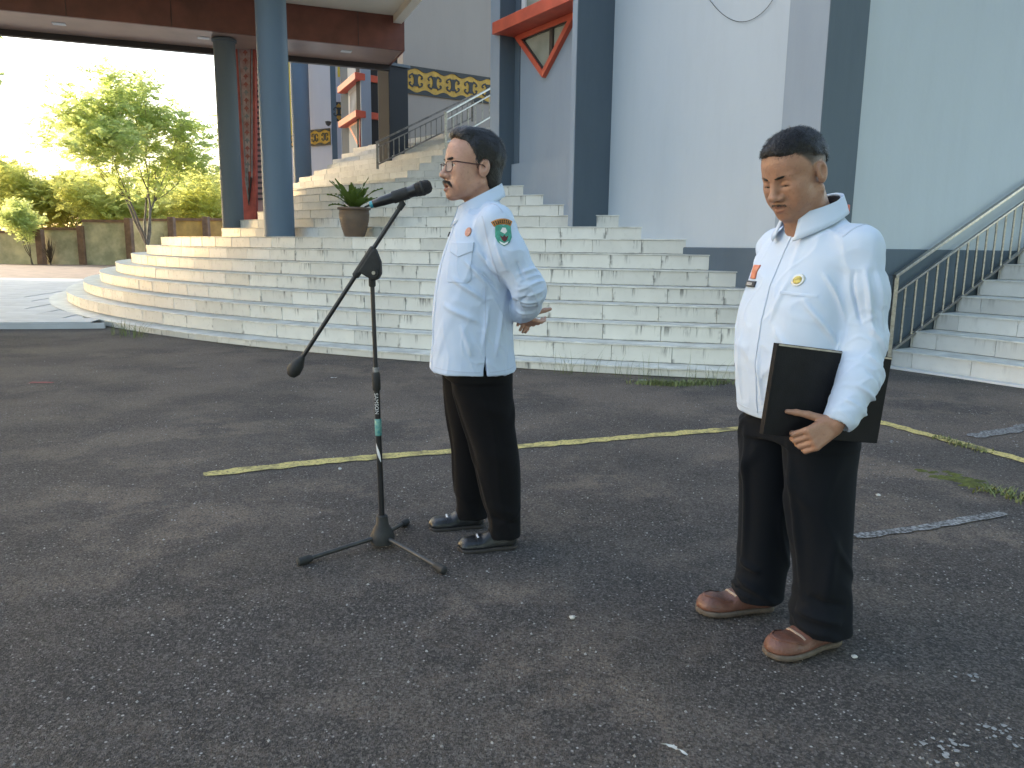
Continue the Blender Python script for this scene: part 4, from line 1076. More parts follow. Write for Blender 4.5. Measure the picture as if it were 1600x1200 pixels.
def d_cone(x, y, z, a, b, ra, rb):
    d = b - a; L2 = d @ d
    t = np.clip(((x - a[0]) * d[0] + (y - a[1]) * d[1] + (z - a[2]) * d[2]) / L2, 0, 1)
    return np.sqrt((x - a[0] - t * d[0])**2 + (y - a[1] - t * d[1])**2 + (z - a[2] - t * d[2])**2) - (ra + (rb - ra) * t)
def d_ell(x, y, z, c, r, R=None):
    x, y, z = x - c[0], y - c[1], z - c[2]
    if R is not None: x, y, z = (R[0][i] * x + R[1][i] * y + R[2][i] * z for i in range(3))
    k0 = np.sqrt((x / r[0])**2 + (y / r[1])**2 + (z / r[2])**2); k1 = np.sqrt((x / r[0]**2)**2 + (y / r[1]**2)**2 + (z / r[2]**2)**2)
    return k0 * (k0 - 1) / np.maximum(k1, 1e-6)
def wob(P, seed, freq, n=7, aniso=(1, 1, 1)):
    r = np.random.default_rng(seed); o = np.zeros(len(P))
    for _ in range(n):
        k = r.normal(size=3); k /= np.linalg.norm(k); o += np.sin((P * np.array(aniso)) @ k * freq * r.uniform(.6, 1.6) + r.uniform(0, 6.28))
    return o / n
def folds(P, N, lst):
    # each fold runs over the cloth: its points are snapped to the surface first
    P0 = P.copy()
    for a, b, w, h in lst:
        a, b = np.array(a, float), np.array(b, float)
        K = [a + (b - a) * s for s in np.linspace(0, 1, 7)]; K = [P0[((P0 - k) ** 2).sum(1).argmin()] for k in K]
        K = [K[0]] + [(K[i - 1] + 2 * K[i] + K[i + 1]) / 4 for i in range(1, 6)] + [K[6]]
        lo = np.min(K, 0) - 3 * w; hi = np.max(K, 0) + 3 * w; sel = np.where(((P0 > lo) & (P0 < hi)).all(1))[0]; R_ = P0[sel]
        best = np.full(len(sel), 9.0); tt = np.zeros(len(sel))
        for i in range(6):
            d = K[i + 1] - K[i]; L2 = max(d @ d, 1e-9); t = np.clip(((R_ - K[i]) @ d) / L2, 0, 1); q = R_ - K[i] - t[:, None] * d; dd = (q * q).sum(1)
            m_ = dd < best; best = np.where(m_, dd, best); tt = np.where(m_, (i + t) / 6, tt)
        tap = np.sin(np.pi * np.clip(tt, .02, .98)) ** .8; same = (N[sel] @ N[((P0 - K[3]) ** 2).sum(1).argmin()]) > -.2
        P[sel] = P[sel] + N[sel] * (h * np.exp(-best / w**2) * tap * same)[:, None]
    return P
# ------------------------------------------------------------------ head in its own frame: x forward, y left, z up, origin between the ears
def head_sdf(x, y, z, o):
    ay = np.abs(y); E = lambda c, r: d_ell(x, y, z, c, r); Es = lambda c, r: d_ell(x, ay, z, c, r); C_ = lambda a, b, ra, rb: d_cone(x, ay, z, np.array(a), np.array(b), ra, rb)
    fat = o.get('fat', 0.0); jaw = o.get('jaw', 0.0)
    d = E((-.006, 0, .037), (.097, .075, .087))
    d = smin(d, E((.028, 0, .035), (.066, .066, .078)), .03)
    d = smin(d, E((.036, 0, -.03), (.056, .060 + fat * .5, .068)), .03)
    d = smin(d, Es((.057, .043, -.014), (.026, .022, .02)), .02)
    d = smin(d, Es((.05, .042 + fat, -.048), (.03, .02, .03)), .025)
    d = smin(d, C_((-.008, .054 + fat, -.05 - jaw * .3), (.070, .014, -.094 - jaw), .017, .015), .03)
    d = smin(d, E((.078, 0, -.093 - jaw), (.018, .021, .017)), .018)
    d = smin(d, E((.03, 0, -.066 - jaw * .5), (.050, .046 + fat, .034)), .03)
    d = smin(d, C_((.084, .011, .0215), (.071, .043, .0205), .0105, .009), .014)
    d = smax(d, -Es((.109, .034, .003), (.025, .022, .0150)), .012)
    d = smin(d, Es((.0735, .0325, .001), (.0150, .0175, .0125)), .004)
    if o.get('eyes', 'open') == 'open': d = smax(d, -Es((.091, .0335, .001), (.012, .0125, .0042)), .002)
    else: d = smax(d, -Es((.092, .0335, -.0045), (.010, .0125, .0020)), .0015)
    d = smin(d, C_((.089, 0, .014), (.110, 0, -.027), .0075, .0105), .012)
    nz = o.get('nose', 1.0)
    d = smin(d, E((.111, 0, -.031), (.0125, .0130 * nz, .0110)), .008)
    d = smin(d, Es((.099, .0150 * nz, -.035), (.012, .0092, .0090)), .006)
    d = smax(d, -Es((.106, .0075, -.0445), (.006, .0042, .0035)), .003)
    op = o.get('mouth', 0.0)
    d = smin(d, E((.078, 0, -.064), (.023, .031, .024)), .016)
    d = smin(d, C_((.0995, .004, -.0605), (.084, .026, -.0660), .0062, .0035), .005)
    d = smin(d, C_((.0985, .004, -.0735 - op * 1.1), (.084, .023, -.0695 - op * .5), .0074, .0035), .005)
    if op: d = smax(d, -E((.096, 0, -.0675 - op * .5), (.018, .017, .0022 + op * .55)), .002)
    else: d = smax(d, -C_((.107, 0, -.0672), (.088, .026, -.0675), .0016, .0012), .0016)
    # nasolabial crease
    d = smax(d, -C_((.105, .020, -.036), (.094, .036, -.066), .0022, .0014), .005)
    # ears
    R = np.array([[cos(-.25), 0, sin(-.25)], [0, 1, 0], [-sin(-.25), 0, cos(-.25)]])
    ear = d_ell(x, ay, z, np.array((-.013, .078 + fat * .4, -.004)), (.0195, .0105, .032), R)
    ear = smax(ear, -d_ell(x, ay, z, np.array((-.0085, .0945 + fat * .4, .003)), (.0125, .0150, .0215), R), .002)
    d = smin(d, ear, .005)
    return d
def frame(fx, yaw=0, pitch=0):
    cy_, sy_ = cos(yaw), sin(yaw); cp_, sp__ = cos(pitch), sin(pitch)
    Ry = np.array([[cp_, 0, sp__], [0, 1, 0], [-sp__, 0, cp_]]); Rz = np.array([[cy_, -sy_, 0], [sy_, cy_, 0], [0, 0, 1]]); return Rz @ Ry
def hand(f, wrist, dirv, palm_n, thumb_side, sc=1.0, curl=.5, spread=.08, thumb_curl=.3):
    """palm + five tapering, jointed fingers; dirv along the hand, palm_n out of the palm, thumb_side toward the thumb"""
    w = np.array(wrist, float); D = np.array(dirv, float); D /= np.linalg.norm(D); Nn = np.array(palm_n, float); Nn -= D * (Nn @ D); Nn /= np.linalg.norm(Nn)
    T = np.array(thumb_side, float); T -= D * (T @ D); T -= Nn * (T @ Nn); T /= np.linalg.norm(T)
    for q in (-.026, -.009, .009, .026):
        f.cone(w + (D * .012 + T * q * .72) * sc, w + (D * .082 + T * q) * sc, .0135 * sc, .0105 * sc, .012)
    Ls = {.029: (.040, .025, .020), .0097: (.045, .029, .022), -.0097: (.041, .027, .021), -.0275: (.033, .020, .018)}
    for q, (l1, l2, l3) in Ls.items():
        p = w + (D * .084 + T * q) * sc; d = D + T * q * spread * 10; d /= np.linalg.norm(d); a = curl
        for L_s, r0, r1, da in ((l1, .0092, .0085, curl), (l2, .0083, .0076, curl * 1.25), (l3, .0075, .0062, curl * .8)):
            dd = d * cos(a) + Nn * sin(a); n = p + dd * L_s * sc; f.cone(p, n, r0 * sc, r1 * sc, .004); p = n; a += da
    p = w + (D * .022 + T * .026 + Nn * .006) * sc; d = D * .62 + T * .72 + Nn * .25; d /= np.linalg.norm(d)
    for L_s, r0, r1 in ((.042, .0135, .0108), (.032, .0104, .0092), (.026, .0090, .0070)):
        n = p + d * L_s * sc; f.cone(p, n, r0 * sc, r1 * sc, .005); p = n; d = d + D * thumb_curl + Nn * thumb_curl * .5; d /= np.linalg.norm(d)
def skin_mat(name, base):
    m = mat(name, base, rough=.48, spec=.4, sss=.12); g = NT(m); o = g.n('ShaderNodeTexCoord').outputs['Object']
    at_ = lambda nm: g.n('ShaderNodeAttribute', attribute_name=nm).outputs['Fac']
    c = g.mix(g.ramp(g.noise(o, 26, 5, .65), [(.36, 0.0), (.68, .6)]), base, tuple(q * w for q, w in zip(base, (.78, .70, .68))))
    c = g.mix(g.ramp(g.noise(o, 110, 3), [(.58, 0.0), (.70, .4)]), c, tuple(q * .6 for q in base))
    c = g.mix(at_('lip'), c, (base[0] * .62, base[1] * .40, base[2] * .42))
    c = g.mix(at_('fade'), c, (.022, .02, .019)); g.l(c, g.b.inputs['Base Color'])
    g.l(g.ramp(g.noise(o, 40, 4), [(.35, .38), (.7, .58)]), g.b.inputs['Roughness']); g.bump(g.math('ADD', g.noise(o, 260, 2), g.math('MULTIPLY', g.noise(o, 60, 3), 1.5)), .28, .004); return m
def cloth_mat(name, col, rough=.85, weave=900, sheen=.15):
    m = mat(name, col, rough=rough, spec=.2 if col[0] > .1 else .08); g = NT(m); o = g.n('ShaderNodeTexCoord').outputs['Object']
    c = g.mix(g.ramp(g.noise(o, 7, 4), [(.3, 0.0), (.8, .16)]), col, tuple(q * .75 for q in col)); g.l(c, g.b.inputs['Base Color'])
    g.b.inputs['Sheen Weight'].default_value = sheen
    g.bump(g.math('ADD', g.noise(o, weave, 2), g.math('MULTIPLY', g.noise(o, 16, 4), 2.0)), .22, .004); return m
MT['hair'] = mat('black_hair', (.013, .012, .012), rough=.42, spec=.4, vary=.4, vscale=60, bump=.7, bscale=170)
MT['strand'] = mat('black_hair_strand', (.016, .014, .013), rough=.38, spec=.5)
MT['shirt'] = cloth_mat('pale_blue_shirt_cloth', (.51, .605, .76))
MT['shirt2'] = cloth_mat('white_blue_shirt_cloth', (.53, .62, .75))
MT['trouser'] = cloth_mat('black_trouser_cloth', (.0075, .0075, .0085), .8, 900, .03)
MT['trouser2'] = cloth_mat('blue_black_trouser_cloth', (.0075, .0092, .0125), .8, 900, .03)
MT['eye'] = mat('eye_white', (.55, .52, .48), rough=.15); MT['iris'] = mat('dark_iris', (.012, .008, .006), rough=.08)
MT['leather'] = mat('black_leather', (.016, .017, .019), rough=.3, vary=.4, vscale=25, bump=.25, bscale=140)
MT['brownleather'] = mat('brown_leather', (.17, .07, .045), rough=.42, col2=(.10, .045, .032), vscale=18, bump=.3, bscale=160)
MT['sole'] = mat('dark_sole', (.03, .025, .022), rough=.7, vary=.3, vscale=40); MT['sole_br'] = mat('taupe_sole', (.11, .085, .065), rough=.75, vary=.3, vscale=40)
def decal(name, bvh, o, dirv, u, v, poly, m, parent, off=.0025, th=.0012, res=.006):
    """thin patch that follows a cloth surface: polygon (u,v) in metres projected along dirv from origin o"""
    o, dirv, u, v = Vector(o), Vector(dirv).normalized(), Vector(u).normalized(), Vector(v).normalized()
    bm = bmesh.new(); f = bm.faces.new([bm.verts.new((p[0], p[1], 0)) for p in poly])
    bmesh.ops.triangulate(bm, faces=[f])
    L = max(max(p[0] for p in poly) - min(p[0] for p in poly), max(p[1] for p in poly) - min(p[1] for p in poly))
    for _ in range(5):
        ed = [e for e in bm.edges if e.calc_length() > res]
        if not ed or len(bm.verts) > 1500: break
        bmesh.ops.subdivide_edges(bm, edges=ed, cuts=1, use_grid_fill=False); bmesh.ops.triangulate(bm, faces=bm.faces[:])
    last = None
    for w in bm.verts:
        p = o + u * w.co.x + v * w.co.y; h = bvh.ray_cast(p - dirv * .25, dirv, .6)
        if h[0] is None: h = bvh.find_nearest(p)
        w.co = h[0] - dirv * off
    if th:
        r = bmesh.ops.extrude_face_region(bm, geom=bm.faces[:]); vs_ = [q for q in r['geom'] if isinstance(q, bmesh.types.BMVert)]
        for q in vs_: q.co += dirv * (off + th)
    bmesh.ops.recalc_face_normals(bm, faces=bm.faces[:])
    me = bpy.data.meshes.new(name); bm.to_mesh(me); bm.free(); return link(name, me, m, parent, True)
def rect(w, h): return [(-w / 2, -h / 2), (w / 2, -h / 2), (w / 2, h / 2), (-w / 2, h / 2)]
def line_decal(name, bvh, pts, dirv, w, m, parent, off=.002):
    """a seam: narrow strip along points projected on the cloth"""
    dirv = Vector(dirv).normalized(); P = [Vector(p) for p in pts]; Q = []
    for a, b in zip(P[:-1], P[1:]):
        n = max(2, int((b - a).length / .012)); Q += [a.lerp(b, i / n) for i in range(n)]
    Q.append(P[-1]); vs = []
    for i, p in enumerate(Q):
        t = (Q[min(i + 1, len(Q) - 1)] - Q[max(i - 1, 0)]).normalized(); s = t.cross(dirv).normalized()
        for sg in (-1, 1):
            q = p + s * sg * w / 2; h = bvh.ray_cast(q - dirv * .25, dirv, .6); h = h if h[0] else bvh.find_nearest(q); vs.append(h[0] - dirv * off)
    n = len(Q); vs += [v + dirv * (off + .002) for v in vs]
    fs = []
    for i in range(n - 1):
        fs += [(2 * i, 2 * i + 2, 2 * i + 3, 2 * i + 1), (2 * i, 2 * n + 2 * i, 2 * n + 2 * i + 2, 2 * i + 2), (2 * i + 1, 2 * i + 3, 2 * n + 2 * i + 3, 2 * n + 2 * i + 1)]
    return MB().add(vs, fs).build(name, m, parent, smooth=True)
def arr(a, b, h): return np.arange(a, b, h)
def zgrid(segs): 
    out = []
    for a, b, h in segs: out.append(np.arange(a, b, h))
    return np.concatenate(out)
def crease(P, seed, freq, aniso=(1, 1, 1), w=.10):
    n = wob(P, seed, freq, 4, aniso); return np.exp(-(n / w) ** 2)
def strands(name, P, Q, flow, n, L, wd, lift, m, parent, seed=2, keep=None):
    r = np.random.default_rng(seed); N = normals(P, Q); C = P[Q].mean(1); NC = N[Q].mean(1); pick = r.integers(0, len(Q), n)
    if keep is not None: pick = pick[keep(C[pick])]
    n = len(pick); c = C[pick] + r.normal(0, .0012, (n, 3)); nn = NC[pick]; d = flow(c) + r.normal(0, .22, (n, 3))
    d -= nn * (d * nn).sum(1)[:, None]; d /= np.maximum(np.linalg.norm(d, axis=1), 1e-6)[:, None]; s = np.cross(nn, d) * wd / 2
    l = L * r.uniform(.55, 1.25, n)[:, None]; lf = lift * r.uniform(.3, 1.4, n)[:, None]
    R_ = [(c - nn * .001, 1.0), (c + d * l * .4 + nn * l * lf * .55, .9), (c + d * l * .75 + nn * l * lf * .8, .6), (c + d * l + nn * l * lf * .75, .15)]
    V = np.stack([q + sg * s * w for q, w in R_ for sg in (-1, 1)], 1).reshape(-1, 3); b = np.arange(n)[:, None] * 8
    F_ = np.concatenate([b + np.array(k) for k in ((0, 1, 3, 2), (2, 3, 5, 4), (4, 5, 7, 6))])
    o = link(name, np_mesh(name, V, F_), m, parent); o['kind'] = 'stuff'; return o
def head_part(name, hp, fn, m, parent, st=None, lo=(-.135, -.11, -.14), hi=(.14, .11, .17), h=.0028, disp=0.0, seed=1):
    """hair and brows: a field in head coordinates, placed with the head"""
    f = Field(arr(lo[0], hi[0], h), arr(lo[1], hi[1], h), arr(lo[2], hi[2], h)); x, y, z = f.a[0][:, None, None], f.a[1][None, :, None], f.a[2][None, None, :]
    f.F = fn(x, y, z).astype(np.float32); f.F[0] = f.F[-1] = 1; f.F[:, 0] = f.F[:, -1] = 1; f.F[:, :, 0] = f.F[:, :, -1] = 1
    P, Q = f.mesh(1)
    if disp: P = P + normals(P, Q) * (disp * wob(P, seed, 170, 9, (1, 1, .55)) + disp * .7 * wob(P, seed + 1, 420, 8, (.6, 1, .6)))[:, None]
    o = None; R_ = hp['R']; P2 = (P * hp['sc']) @ R_.T + hp['o']
    o = link(name, np_mesh(name, P2, Q), m, parent)
    if st:
        n, L, wd, lift, flow, keep = st
        loc = lambda c: ((c - hp['o']) / hp['sc']) @ R_
        strands('strands', P2, Q, lambda c: flow(loc(c)) @ R_.T, n, L, wd, lift, MT['strand'], o, seed, (lambda c: keep(loc(c))) if keep else None)
    return o
def shoe(name, parent, heel, toe, w, h, m, ms_, top=.085, square=0.0):
    """leather shoe from heel to toe on the ground, person frame"""
    a, b = np.array(heel, float), np.array(toe, float); L = np.linalg.norm(b - a); d = (b - a) / L; s = np.array((-d[1], d[0], 0))
    lo = np.minimum(a, b) - .09; hi = np.maximum(a, b) + .09; hh = .0042
    f = Field(arr(lo[0], hi[0], hh), arr(lo[1], hi[1], hh), arr(-.012, .16, hh)); x, y, z = f.a[0][:, None, None], f.a[1][None, :, None], f.a[2][None, None, :]
    t = ((x - a[0]) * d[0] + (y - a[1]) * d[1]) / L + 0 * z; q = (x - a[0]) * s[0] + (y - a[1]) * s[1] + 0 * z; zz = z + 0 * t
    T = np.clip(t, 0, 1)
    si = lambda tt, X_, Y_: smooth_interp(np.array(X_, float), np.array(Y_, float), tt)
    wd = si(T, [0, .12, .35, .65, .85, .95, 1], [.84, .86, .82, 1.0, 1.0, 1.0, 1.0]) * w / 2
    ht = si(T, [0, .15, .35, .5, .62, .8, .93, 1], [top * .86, top, top * .98, top * .86, top * .66, h * .92, h * .80, h * .55])
    rf = lambda e, n_: np.maximum(1 - np.clip(e, 0, 1)**n_, 1e-4)**(1 / n_)
    wd = wd * rf((T - .70) / .30, 2.2 + square * 1.6) * rf((.13 - T) / .13, 2.3)
    over = np.where(t < 0, -t, np.where(t > 1, t - 1, 0)) * L
    r = np.sqrt((q / wd)**2 + 0) ; up_ = np.clip((zz - .016) / np.maximum(ht - .016, 1e-3), 0, 2)
    body = (np.abs(q / wd)**2.3 + np.abs(up_)**2.6)**(1 / 2.4) - 1
    df = np.maximum(body * wd * .8, over - .004); df = np.maximum(df, .016 - zz)
    f.F = df.astype(np.float32); P, Q = f.mesh(3)
    N = normals(P, Q); P = P + N * (.0012 * wob(P, 3, 90, 6))[:, None]
    so = link(name, np_mesh(name, P, Q), m, parent); so_bv = BVHTree.FromPolygons(P.tolist(), Q.tolist())
    ds = np.maximum(np.abs(q) - wd * 1.04 - .003, over - .004); ds = smax(ds, np.abs(zz - .0085) - .0085, .003)
    f.F = ds.astype(np.float32); P, Q = f.mesh(1); link('sole', np_mesh('sole', P, Q), ms_, so)
    return so, so_bv
def collar(parent, m, base, rad, zb_, front_open, stand, leaf, tilt):
    """shirt collar: a stand round the neck and a folded leaf with two points. base=(cx,cy), zb_(a)=height of neckline"""
    n = 44; vs = []; rows = 6 if leaf else 3
    for i in range(n + 1):
        a = front_open + (2 * pi - 2 * front_open) * i / n
        s = abs(i / n - .5) * 2      # 1 at the points, 0 at the nape
        zb = zb_(a); c, sn = cos(a), sin(a)
        def P(r, z): return Vector((base[0] + c * rad[0] * r, base[1] + sn * rad[1] * r, z))
        lf = leaf * (.82 + .62 * max(0, s - .45) ** 1.2 * 1.9)
        top = zb + stand * (1 - .22 * s)
        vs += [P(1.0, zb - .01), P(1.0 - tilt * .4, top), P(1.05 - tilt * .3, top + .003), P(1.09 + .03 * s, top - lf * .35), P(1.13 + .12 * s, top - lf * .72), P(1.16 + .22 * s, top - lf)] if leaf else [P(1.0, zb - .01), P(1.0 - tilt * .4, top), P(1.02 - tilt * .4, top + .001)]
    fs = [(i * rows + j, (i + 1) * rows + j, (i + 1) * rows + j + 1, i * rows + j + 1) for i in range(n) for j in range(rows - 1)]
    o = MB().add(vs, fs).build('collar', m, parent, smooth=True)
    md = o.modifiers.new('thick', 'SOLIDIFY'); md.thickness = .0035; md.offset = 1
    return o
# ------------------------------------------------------------------ man at the microphone
def person_root(loc, heading, label):
    e = empty('person', loc, heading); tag(e, label, 'person', 'men in pale blue shirts'); return e
PSI1 = radians(180 + 11)
m1 = person_root((-.13, 3.12, 0), PSI1, 'man in glasses and pale blue shirt speaking at the microphone, hands behind his back')
H1 = dict(o=np.array((.034, 0, 1.518)), R=frame(0, radians(13), radians(-2)), sc=1.10)
SK1 = skin_mat('tan_skin', (.455, .265, .195)); SK2 = skin_mat('brown_skin', (.355, .20, .132))
def body_mesh(f, hp, opt, neck, extra, skin, parent):
    # head evaluated in its own frame inside its window
    r = .17 * hp['sc']; sl, x, y, z = f.win(hp['o'] - r, hp['o'] + r)
    X, Y, Z = np.broadcast_arrays((x - hp['o'][0]) / hp['sc'], (y - hp['o'][1]) / hp['sc'], (z - hp['o'][2]) / hp['sc']); R = hp['R']
    lx, ly, lz = (R[0, i] * X + R[1, i] * Y + R[2, i] * Z for i in range(3))
    f.F[sl] = np.minimum(f.F[sl], (head_sdf(lx, ly, lz, opt) * hp['sc']).astype(np.float32))
    for a, b, ra, rb in neck: f.cone(a, b, ra, rb, .022)
    extra(f)
    P, Q = f.mesh(1); me = np_mesh('body', P, Q); o = link('body', me, skin, parent)
    L = ((P - hp['o']) / hp['sc']) @ R; ay = np.abs(L[:, 1])
    def g(c, r_): return np.exp(-(((L[:, 0] - c[0]) / r_[0])**2 + ((ay - c[1]) / r_[1])**2 + ((L[:, 2] - c[2]) / r_[2])**2) ** 2)
    op = opt.get('mouth', 0)
    lip = np.clip(g((.098, 0, -.0605), (.02, .022, .0045)) + g((.098, 0, -.0735 - op), (.02, .019, .006)), 0, 1) * .8
    if op: lip = np.clip(lip + g((.085, 0, -.068 - op * .5), (.022, .016, .004 + op * .4)), 0, 1)
    lash = g((.088, .0335, opt.get('lash', .004)), (.016, .0150, .0028)) * .95
    fade = opt['fade'](L, ay) if 'fade' in opt else np.zeros(len(L))
    fade = np.maximum(fade, lash)
    for nm, v in (('lip', lip), ('fade', fade)):
        at2 = me.attributes.new(nm, 'FLOAT', 'POINT'); at2.data.foreach_set('value', v.astype(np.float32))
    return o
f = Field(zgrid([(-.28, -.25, .006), (-.25, .20, .0031)]), arr(-.27, .30, .0034), zgrid([(.03, .84, .014), (.84, 1.0, .0032), (1.0, 1.34, .008), (1.34, 1.70, .0027)]))
def ex1(f):
    f.loft([(.80, .12, -.09, .15, 0), (.95, .15, -.10, .16, 0), (1.15, .13, -.10, .165, 0), (1.30, .07, -.09, .15, 0), (1.36, .05, -.06, .08, 0)], .03)
    for s in (1, -1):
        f.chain([(-.03, s * .16, 1.29), (-.15, s * .205, 1.06), (-.148, s * .105, .955)], [.05, .038, .026], .02)
        f.chain([(0, s * .09, .82), (-.04 if s > 0 else .03, s * .11, .42), (-.085 if s > 0 else .02, s * .13, .06)], [.08, .055, .04], .02)
    hand(f, (-.140, .092, .949), (-.50, -.45, -.30), (-.25, -.55, .4), (-.3, .1, .9), 1.02, .30, .07, .15)
    hand(f, (-.158, -.085, .955), (-.22, .85, -.22), (.5, .1, -.5), (-.1, .1, 1), .98, .35, .06, .2)
opt1 = dict(mouth=.006, jaw=.003, fat=.002)
b1 = body_mesh(f, H1, opt1, [((-.012, 0, 1.34), (.004, 0, 1.47), .062, .054), ((.015, 0, 1.36), (.02, 0, 1.42), .05, .04)], ex1, SK1, m1)
def eye(parent, hp, s, look=0.0, down=0.0):
    c = np.array((.0735, s * .0325, .001)); w = hp['R'] @ (c * hp['sc']) + hp['o']
    bm = bmesh.new(); bmesh.ops.create_uvsphere(bm, u_segments=20, v_segments=14, radius=.0138 * hp['sc']); me = bpy.data.meshes.new('eye'); bm.to_mesh(me); bm.free()
    e = link('eye', me, MT['eye'], parent, True); e.location = Vector(w)
    d = hp['R'] @ np.array((cos(down), look, -sin(down))); d /= np.linalg.norm(d); p = Vector(d) * .0118 * hp['sc']; q = Vector(d).to_track_quat('Z', 'Y')
    MB().lathe([(.0, .0026), (.0035, .0024), (.0062, .0)], 16).build('iris', MT['iris'], e, smooth=True)
    io = e.children[0] if e.children else None
    for ch in COL.objects:
        if ch.parent == e: ch.location = p; ch.rotation_mode = 'QUATERNION'; ch.rotation_quaternion = q
for s in (1, -1): eye(m1, H1, s)
def hair1(x, y, z):
    ay = np.abs(y)
    d = d_ell(x, y, z, (-.012, 0, .047), (.108, .0835, .094)); d = smin(d, d_ell(x, y, z, (.035, 0, .108), (.052, .05, .030)), .02)
    d = smin(d, d_ell(x, y, z, (-.052, 0, -.03), (.050, .068, .07)), .02)
    line = np.interp(z, [-.12, -.06, -.035, -.012, .012, .03, .06, .085, .105, .16], [-.045, -.035, -.030, .004, .022, .026, .036, .056, .088, .10])
    line = line + np.where(z > .03, -.12 * np.maximum(0, ay - .035) + .02 * np.maximum(0, .02 - ay), 0)
    d = smax(d, x - line, .008); d = smax(d, -.088 - z, .01)
    ear = d_ell(x, ay, z, (-.012, .078, -.006), (.021, .02, .033)); return smax(d, -ear, .004)
def flow1(p):
    x, y, z = p.T; side = np.clip(np.abs(y) / .07, 0, 1); return np.stack([-1.0 + .2 * side, .25 * np.sign(y) * side, -.25 - .9 * side * (z < .09) - .8 * (x < -.07)], 1)
head_part('hair', H1, hair1, MT['hair'], m1, st=(9000, .026, .0009, .16, flow1, None), disp=.0032, seed=4)
def brow(thin):
    def fn(x, y, z):
        ay = np.abs(y); d = d_cone(x, ay, z, np.array((.0985, .013, .0215)), np.array((.0815, .048, .0215)), .0046 * thin, .0024 * thin); return smin(d, d_cone(x, ay, z, np.array((.0965, .020, .0235)), np.array((.0895, .036, .0255)), .0050 * thin, .0044 * thin), .004)
    return fn
fb = lambda p: np.stack([-.3 + 0 * p[:, 0], np.sign(p[:, 1]), .35 + 0 * p[:, 0]], 1)
ft = lambda p: np.stack([.1 + 0 * p[:, 0], .6 * np.sign(p[:, 1]), -1 + 0 * p[:, 0]], 1)
head_part('eyebrow', H1, brow(.75), MT['hair'], m1, st=(500, .008, .0007, .15, fb, None), lo=(.06, -.06, 0), hi=(.12, .06, .04), h=.0016, disp=.0006)
def tache(th):
    def fn(x, y, z):
        ay = np.abs(y); d = d_cone(x, ay, z, np.array((.1055, .003, -.0535)), np.array((.0955, .022, -.0575)), .0045 * th, .0045 * th); return smin(d, d_cone(x, ay, z, np.array((.0955, .022, -.0575)), np.array((.0885, .031, -.067)), .0042 * th, .0025 * th), .004)
    return fn
MT['tache'] = mat('moustache_hair', (.03, .026, .024), rough=.6, vary=.5, vscale=200, bump=.8, bscale=400)
head_part('moustache', H1, tache(1.05), MT['tache'], m1, st=(900, .009, .0007, .2, ft, None), lo=(.07, -.045, -.085), hi=(.12, .045, -.035), h=.0016, disp=.0011)
# glasses
gl = empty('glasses', (0, 0, 0), 0, m1)
def hpt(hp, p): return Vector(hp['R'] @ (np.array(p) * hp['sc']) + hp['o'])
fmt = mat('dark_red_frame', (.055, .018, .016), rough=.3); lens = mat('clear_lens', (.9, .9, .9), rough=.02, spec=.6)
lens.node_tree.nodes['Principled BSDF'].inputs['Alpha'].default_value = .16
for s in (1, -1):
    ring = []
    for i in range(25):
        a = 2 * pi * i / 24; cx_, sz_ = cos(a), sin(a); ex_ = (abs(cx_)**4 + abs(sz_)**4) ** -.25
        yy = s * (.0345 + .024 * cx_ * ex_ * s); zz = -.004 + .0175 * sz_ * ex_; ring.append(hpt(H1, (.1045 - .16 * max(0, abs(yy) - .02), yy, zz)))
    MB().tube(ring, .0016, 8, False).build('rim', fmt, gl, smooth=True)
    MB().add(ring[:24], [tuple(range(24))]).build('lens', lens, gl)
    MB().tube([hpt(H1, (.1005, s * .0585, .010)), hpt(H1, (.092, s * .073, .011)), hpt(H1, (.04, s * .081, .008)), hpt(H1, (-.005, s * .0835, .006)), hpt(H1, (-.03, s * .081, -.012))], [.0024, .0026, .0019, .0019, .0016], 8).build('temple', fmt, gl, smooth=True)
MB().tube([hpt(H1, (.1035, .0115, .004)), hpt(H1, (.107, 0, .007)), hpt(H1, (.1035, -.0115, .004))], .0016, 8).build('bridge', fmt, gl, smooth=True)
# shirt
f = Field(arr(-.28, .27, .004), arr(-.31, .31, .004), arr(.66, 1.47, .004))
rows = [(.725, .203, -.140, .205, 0), (.82, .196, -.130, .203, 0), (.93, .192, -.124, .200, 0), (1.03, .183, -.122, .198, 0), (1.12, .168, -.126, .196, 0), (1.20, .146, -.128, .192, 0), (1.27, .122, -.122, .180, 0), (1.325, .098, -.105, .145, 0), (1.365, .085, -.085, .085, 0), (1.40, .078, -.065, .062, 0)]
f.loft(rows, .02, 2.5)
for s in (1, -1):
    f.cone((-.025, s * .06, 1.362), (-.03, s * .165, 1.312), .034, .05, .04)
    f.chain([(-.030, s * .170, 1.305), (-.075, s * .200, 1.19), (-.150, s * .215, 1.06)], [.068, .066, .060], .03)
    f.chain([(-.150, s * .215, 1.06), (-.155, s * .165, .995), (-.142, s * .118, .966)], [.060, .052, .044], .022)
f.cone((.02, 0, 1.44), (.05, 0, 1.50), .055, .085, .004, True); f.ell((-.005, 0, 1.47), (.07, .068, .055), .004, True); f.cone((.06, 0, 1.40), (.12, 0, 1.42), .05, .06, .004, True)
f.ell((.015, 0, .70), (.185, .185, .055), .006, True)
